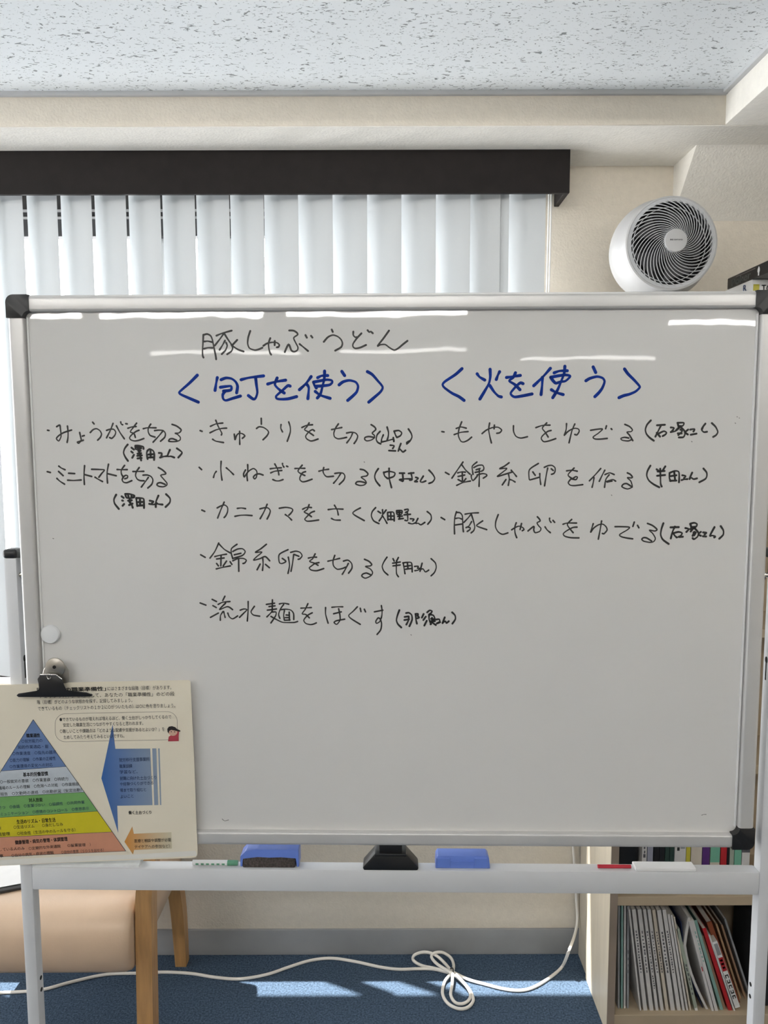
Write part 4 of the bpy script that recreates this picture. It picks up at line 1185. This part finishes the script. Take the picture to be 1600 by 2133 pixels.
# upper row
UP_Z = .3752
upper = [  # px left, px right, cover, description, marks
    (1336, 1346, 'cover_white', 'narrow white book at the left end of the upper row', spine_dashes(10, .35, .8, 'print_grey')),
    (1347, 1359, 'cover_blue_grey', 'blue grey book in the upper row', None),
    (1360.5, 1371.5, 'cover_black', 'black book with a white label, left of its twin in the upper row', [(.50, .62, .25, .75, 'spine_white'), (.66, .9, .35, .65, 'print_grey')]),
    (1372, 1383, 'cover_black', 'black book with a white label, beside the dark green book', [(.52, .64, .25, .75, 'spine_white'), (.68, .9, .35, .65, 'print_grey')]),
    (1384, 1393, 'cover_darkgreen', 'dark green book in the upper row', None),
    (1394, 1403, 'cover_darkgreen', 'dark green book with a pale mark, beside the patterned white book', [(.48, .58, .2, .7, 'cover_sage')]),
    (1404, 1427.5, 'cover_white', 'thick white book with rows of grey and dark dots', [(.42 + .07 * k, .455 + .07 * k, .2, .42, 'print') for k in range(7)] + [(.44 + .07 * k, .46 + .07 * k, .5, .9, 'cover_grey') for k in range(7)]),
    (1428, 1437, 'cover_yellow', 'narrow yellow book in the upper row', [(.7, .9, .3, .7, 'print')]),
    (1438, 1461, 'cover_cream', 'cream book with bold black lettering on its spine', [(.66, .82, .12, .88, 'print'), (.60, .63, .2, .8, 'print_grey'), (.54, .57, .25, .75, 'print_grey'), (.48, .51, .2, .8, 'print')]),
    (1462, 1477, 'cover_purple', 'purple book with turquoise, pink and blue spine marks', [(.70, .79, .25, .75, 'spine_turq'), (.60, .67, .2, .8, 'spine_magenta'), (.47, .57, .25, .75, 'spine_blue')]),
    (1478.5, 1498.5, 'cover_cream', 'cream book with a green foot', [(.30, .555, .0, 1, 'cover_mint'), (.63, .9, .6, .75, 'print_grey')]),
    (1500, 1513, 'cover_red', 'dark red book with white lettering', [(.48, .53, .2, .7, 'spine_white'), (.56, .60, .2, .7, 'spine_white'), (.63, .80, .3, .6, 'spine_white')]),
    (1513.5, 1518, 'cover_black', 'thin black book right of the dark red one', None),
    (1519, 1528, 'cover_sage', 'pale sage book in the upper row', spine_dashes(6, .45, .8, 'print_grey')),
    (1529, 1543.5, 'cover_mint', 'green book with a black mark near its foot', [(.46, .53, .2, .7, 'print')]),
    (1544.5, 1561, 'cover_white', 'white book with dark letters at the right of the upper row', [(.66, .80, .35, .6, 'print'), (.40, .45, .0, 1, 'print_grey')]),
]
for a, b2, cov, desc, mk in upper:
    xa, xb = SP(a, 1.975), SP(b2, 1.975)
    book('book', xb, xb - xa - .0004, .262, 0.0, M[cov], 1.880, UP_Z, desc, 'book', 'books in the upper row', marks=mk, depth=.15)
o = MB().box((.607, 1.895, .3752), (.658, 2.04, .62), 0.006, 2).build('shaded_gap_block', M['black'])  # dark block added where the row has only a shaded gap
tag(o, 'black block for the shaded gap at the left end of the upper shelf row', 'gap block')

# ------------------------------------------------------------------ fan on the bookcase
FX, FY, FZ = .687, 1.962, 2.004
fan = thing('air_circulator', 'round white air circulator fan with a spiral grille standing on the bookcase', 'fan', (FX, FY, BZ))
FO = lambda a, b, h2: (FX + a, FY - h2, FZ + b)          # h2 grows towards the viewer
prof = []
for k in range(15):
    a = math.radians(-90 + 115 * k / 14)
    prof.append((.122 * math.cos(a), .122 * math.sin(a)))
prof += [(.1105, .066), (.1085, .072)]
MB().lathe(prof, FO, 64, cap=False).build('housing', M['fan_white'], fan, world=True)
rp = [(.1085, .060), (.1108, .070), (.1095, .0775), (.106, .0790), (.103, .0775), (.1015, .073), (.098, .071), (.097, .067), (.100, .060), (.1085, .060)]
rings = []
for k in range(73):
    a = 2 * math.pi * k / 72
    rings.append([FO(r * math.cos(a), r * math.sin(a), hh) for r, hh in rp[:-1]])
MB().loft(rings, cap=False).build('front_ring', M['fan_white'], fan, world=True)
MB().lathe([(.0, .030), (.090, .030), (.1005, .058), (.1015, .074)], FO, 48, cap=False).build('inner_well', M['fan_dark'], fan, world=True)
def dome(r):
    return .1060 - .028 * (r / .105) ** 1.6
g = MB()
N = 40
for k in range(N):
    th0 = 2 * math.pi * k / N
    front, back, ws = [], [], []
    for j in range(15):
        u = j / 14
        r = .0255 + (.1035 - .0255) * u
        th = th0 + math.radians(92) * u ** 0.8
        front.append((r, th, dome(r)))
    rings = []
    for j, (r, th, hh) in enumerate(front):
        wd = .00045 + .00055 * (r / .1035)
        r2, t2, _ = front[min(j + 1, 14)]
        r1, t1, _ = front[max(j - 1, 0)]
        tx = r2 * math.cos(t2) - r1 * math.cos(t1)
        ty = r2 * math.sin(t2) - r1 * math.sin(t1)
        L = math.hypot(tx, ty)
        nx, ny = -ty / L * wd / 1.0, tx / L * wd / 1.0
        x, y = r * math.cos(th), r * math.sin(th)
        rings.append([FO(x - nx, y - ny, hh), FO(x + nx, y + ny, hh), FO(x + nx, y + ny, hh - .0018), FO(x - nx, y - ny, hh - .0018)])
    g.loft(rings)
g.build('spiral_grille', M['fan_grey'], fan, world=True)
rr = MB()
for rad, hh in ((.0865, .079),):
    rr.tube([FO(rad * math.cos(2 * math.pi * k / 60) - .006, rad * math.sin(2 * math.pi * k / 60) - .004, hh) for k in range(60)], .0011, 6, closed=True)
rr.build('guard_ring', M['fan_grey'], fan, world=True)
ann = []
for k in range(73):
    a = 2 * math.pi * k / 72
    ann.append([FO(r * math.cos(a), r * math.sin(a), hh) for r, hh in ((.0965, .0790), (.1045, .0795), (.1045, .074), (.0965, .074))])
MB().loft(ann, cap=False).build('grille_rim', M['fan_grey'], fan, world=True)
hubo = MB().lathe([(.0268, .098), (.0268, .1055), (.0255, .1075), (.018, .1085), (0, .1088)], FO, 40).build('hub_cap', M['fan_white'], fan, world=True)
for k in range(5):
    a0 = 2 * math.pi * k / 5
    bl2 = []
    for j in range(7):
        r = .02 + .065 * j / 6
        tw = .016 - .010 * j / 6
        sp = .30 + .12 * j / 6
        bl2.append([FO(r * math.cos(a0 - sp), r * math.sin(a0 - sp), .058 - tw), FO(r * math.cos(a0 + sp), r * math.sin(a0 + sp), .058 + tw), FO(r * math.cos(a0 + sp), r * math.sin(a0 + sp), .0565 + tw), FO(r * math.cos(a0 - sp), r * math.sin(a0 - sp), .0565 - tw)])
    MB().loft(bl2).build('blade', M['fan_blade'], fan, world=True)
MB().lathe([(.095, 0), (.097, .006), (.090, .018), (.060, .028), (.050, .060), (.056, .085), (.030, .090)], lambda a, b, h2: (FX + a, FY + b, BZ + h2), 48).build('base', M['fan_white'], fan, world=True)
lettering('hub_logo', [('IRIS OHYAMA', (-.0150, 0), (.0150, 0), .0034, True)], M['print_grey'], fan,
          lambda a, b: Vector((a, -.1091, FZ - BZ + .001)), lambda d: Vector((0, 0, 1)), 'small grey lettering on the hub')

# ------------------------------------------------------------------ boxes on top of the bookcase
def side_place(x):
    return lambda a, b: Vector((x, a, b))
UPZ = lambda d: Vector((0, 0, 1))
wb = MB().box((.900, 1.921, 1.8002), (1.10, 2.070, 1.9270), 0.001, 1).build('white_carton', M['paper'])
tag(wb, 'white carton with a yellow label under the flat black box on top of the bookcase', 'carton')
MB().box((.9035, 1.9200, 1.9000), (.9180, 1.9212, 1.9150)).build('label_sticker', flat('cover_yellow', (0, 0, 0)), wb)
lettering('front_lettering', [('TOS', (.9235, 1.906), (.958, 1.906), .016, True)], M['print_grey'], wb, lambda a, b: Vector((a, 1.9204, b)), UPZ)
lettering('side_lettering', [('R', (1.966, 1.913), (1.948, 1.913), .016, True)], M['spine_blue'], wb, side_place(.8995), UPZ)
bb = MB().box((.899, 1.790, 1.9272), (1.10, 2.056, 1.9555), 0.0015, 1).build('flat_black_box', flat('cover_black', (0, 0, 0)))
tag(bb, 'flat black box with pale lettering, lying on the white carton on top of the bookcase', 'box')
lettering('side_lettering', [('Poker', (2.030, 1.939), (1.925, 1.940), .017, True)], flat('spine_pale', (0.35, 0.37, 0.36)), bb, side_place(.8985), UPZ, 'pale lettering on the side')
MB().box((.8984, 1.905, 1.9490), (.8992, 2.005, 1.9505)).build('side_stripe', flat('spine_pale2', (0.22, 0.20, 0.20)), bb)
b = MB()
b.face([(.8984, 1.886 + a, c) for a, c in ((.003, 1.929), (.003, 1.935), (.0065, 1.940), (.0055, 1.945), (0, 1.951), (-.0050, 1.945), (-.0058, 1.940), (-.003, 1.935), (-.003, 1.929))])
b.build('side_emblem', M['spine_white'], bb, smooth=0)

# ================================================================== chair
ch = thing('armchair', 'low beige leatherette armchair with honey coloured bentwood legs, behind the whiteboard stand', 'chair', (-.86, 1.90, 0))
def leg(pts, w0, d0):
    rings = []
    for (x, y, z, w2, d2) in pts:
        rings.append([(x - w2 / 2, y - d2 / 2, z), (x + w2 / 2, y - d2 / 2, z), (x + w2 / 2, y + d2 / 2, z), (x - w2 / 2, y + d2 / 2, z)])
    return rings
def smooth_leg(pts):
    P = catmull([Vector((p[0], p[1], p[2])) for p in pts], 5)
    out = []
    n = len(P)
    for i, p in enumerate(P):
        u = i / (n - 1) * (len(pts) - 1)
        k = min(int(u), len(pts) - 2)
        fr = u - k
        out.append((p.x, p.y, p.z, pts[k][3] * (1 - fr) + pts[k + 1][3] * fr, pts[k][4] * (1 - fr) + pts[k + 1][4] * fr))
    return out
for sgn in (0, 1):
    def mxx(x): return x if sgn == 0 else -1.72 - x
    fr = [(-.5700, 1.705, 0, .036, .045), (-.5690, 1.710, .14, .038, .045), (-.5640, 1.715, .47, .038, .045), (-.5530, 1.72, .56, .036, .045), (-.5550, 1.74, .62, .036, .05), (-.5560, 1.80, .642, .04, .05)]
    MB().loft(leg([(mxx(a), b, c, d, e) for a, b, c, d, e in smooth_leg(fr)], 0, 0)).build('leg', M['wood'], ch, world=True)
    rr2 = [(-.6000, 2.128, 0, .032, .034), (-.6040, 2.122, .165, .036, .040), (-.6140, 2.110, .33, .038, .042), (-.600, 2.085, .50, .036, .042), (-.575, 2.05, .63, .036, .042)]
    MB().loft(leg([(mxx(a), b, c, d, e) for a, b, c, d, e in smooth_leg(rr2)], 0, 0)).build('leg', M['wood'], ch, world=True)
    ar = [(-.556, 1.70, .650, .05, .028), (-.556, 1.80, .655, .055, .028), (-.565, 1.95, .652, .055, .028), (-.578, 2.08, .640, .05, .028)]
    b = MB()
    rg = []
    for (x, y, z, w2, t2) in ar:
        x = mxx(x)
        rg.append([(x - w2 / 2, y, z - t2 / 2), (x + w2 / 2, y, z - t2 / 2), (x + w2 / 2, y, z + t2 / 2), (x - w2 / 2, y, z + t2 / 2)])
    b.loft(rg)
    b.build('armrest', M['wood'], ch, world=True)
    MB().box((mxx(-.612) - .012, 1.73, .30), (mxx(-.612) + .012, 2.10, .345), 0.004).build('side_rail', M['wood'], ch, world=True)
# seat cushion: rounded section swept across the width
sec = [(1.700, .300), (1.668, .312), (1.652, .345), (1.650, .385), (1.662, .425), (1.692, .452), (1.745, .462), (1.88, .455), (2.08, .448), (2.125, .435), (2.13, .40), (2.12, .32), (2.09, .300), (1.86, .296)]
SCX = -.86
xsec = [(-.2720, .90), (-.2680, .955), (-.2560, .99), (-.22, 1.0), (0, 1.004), (.22, 1.0), (.2560, .99), (.2680, .955), (.2720, .90)]
cy_, cz_ = 1.86, .378
sc2 = catmull([Vector((a, b, 0)) for a, b in sec + [sec[0]]], 4)[:-1]
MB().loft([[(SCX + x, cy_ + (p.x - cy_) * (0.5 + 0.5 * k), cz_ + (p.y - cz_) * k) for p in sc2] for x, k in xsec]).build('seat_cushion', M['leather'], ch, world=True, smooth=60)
bs = [(2.055, .465), (2.045, .52), (2.065, .70), (2.095, .82), (2.12, .83), (2.145, .80), (2.135, .62), (2.125, .50), (2.10, .462)]
bs2 = catmull([Vector((a, b, 0)) for a, b in bs + [bs[0]]], 4)[:-1]
MB().loft([[(SCX + x, 2.08 + (p.x - 2.08) * (0.4 + 0.6 * k), .63 + (p.y - .63) * k) for p in bs2] for x, k in xsec]).build('backrest', M['leather_shaded'], ch, world=True, smooth=60)
# papers on the seat
bk = MB().box((-.15, -.10, 0), (.15, .10, .006), 0.001, 1)
o = bk.build('black_notebook', M['black'])
o.location = (-1.035, 1.80, .4615); o.rotation_euler = (-.02, 0, .35)
tag(o, 'thin black notebook lying on the beige seat under white paper', 'notebook')
pr = MB().box((-.148, -.095, 0), (.148, .11, .0012))
o = pr.build('paper_sheet', M['paper'], smooth=0)
o.location = (-1.030, 1.812, .4685); o.rotation_euler = (-.02, 0, .36)
tag(o, 'white sheet of paper lying on the black notebook on the chair seat', 'paper')

# ================================================================== power cord
def fl(x, y, z=.0045):
    d = RIGHT * ((x - 800) / 1600) + UP * ((1066.5 - y) / 1600) + FWD
    return CAM + d * ((z - H_CAM) / d.z)
def wl(x, y, yy):
    d = RIGHT * ((x - 800) / 1600) + UP * ((1066.5 - y) / 1600) + FWD
    return CAM + d * (yy / d.y)
R_C = .0043
cord = thing('power_cord', 'long white power cord snaking over the blue carpet with a tied bundle of loops', 'cord', fl(940, 2024, 0))
run1 = [(-40, 2069), (40, 2066), (90, 2061), (150, 2045), (220, 2030), (290, 2027), (345, 2025), (400, 2028), (450, 2036), (500, 2039), (555, 2030), (600, 2015), (645, 2001), (690, 1996), (740, 2003), (790, 2014), (830, 2019), (870, 2018), (905, 2019), (940, 2028)]
MB().tube(catmull([fl(x, y) for x, y in run1], 6), R_C, 10).build('cable_run', M['cable'], cord, world=True)
run2 = [fl(938, 2022, .013), fl(975, 2040, .006), fl(1010, 2050), fl(1050, 2060), fl(1085, 2063), fl(1115, 2055), fl(1150, 2033), fl(1172, 2012, .008), wl(1186, 1978, 2.06), wl(1198, 1945, 2.12), wl(1203, 1915, 2.148), wl(1201, 1870, 2.156), wl(1197, 1800, 2.159), wl(1193, 1740, 2.160), wl(1190, 1650, 2.160)]
MB().tube(catmull(run2, 6), R_C, 10).build('cable_run', M['cable'], cord, world=True)
loops = [
    [(940, 2026, .014), (905, 2017, .006), (878, 2011, .0045), (861, 2000, .008), (864, 1989, .022), (885, 1983, .026), (908, 1990, .020), (928, 2008, .014), (942, 2026, .018)],
    [(940, 2026, .022), (912, 2009, .014), (899, 1994, .016), (905, 1985, .026), (922, 1984, .026), (939, 1995, .012), (945, 2010, .008), (943, 2026, .016)],
    [(938, 2030, .014), (926, 2046, .006), (922, 2070, .0045), (933, 2090, .0045), (955, 2101, .0045), (975, 2098, .0045), (986, 2083, .0045), (978, 2062, .0045), (958, 2040, .010), (942, 2028, .016)],
    [(943, 2028, .022), (942, 2050, .014), (939, 2072, .013), (948, 2088, .0045), (963, 2091, .0045), (976, 2084, .0045), (980, 2070, .006), (970, 2052, .012), (950, 2030, .020)],
]
for lp in loops:
    MB().tube(catmull([fl(*q) for q in lp], 6), R_C, 10).build('cable_loop', M['cable'], cord, world=True)
tie = MB()
tp = fl(939.5, 2026, .013)
tie.tube([tp + Vector((.0095 * math.cos(a) * .5 - .004 * math.sin(a), .010 * math.sin(a) * .6, .0135 * math.cos(a))) for a in [2 * math.pi * k / 20 for k in range(20)]], .0020, 8, closed=True)
tie.build('twist_tie', M['black'], cord, world=True)
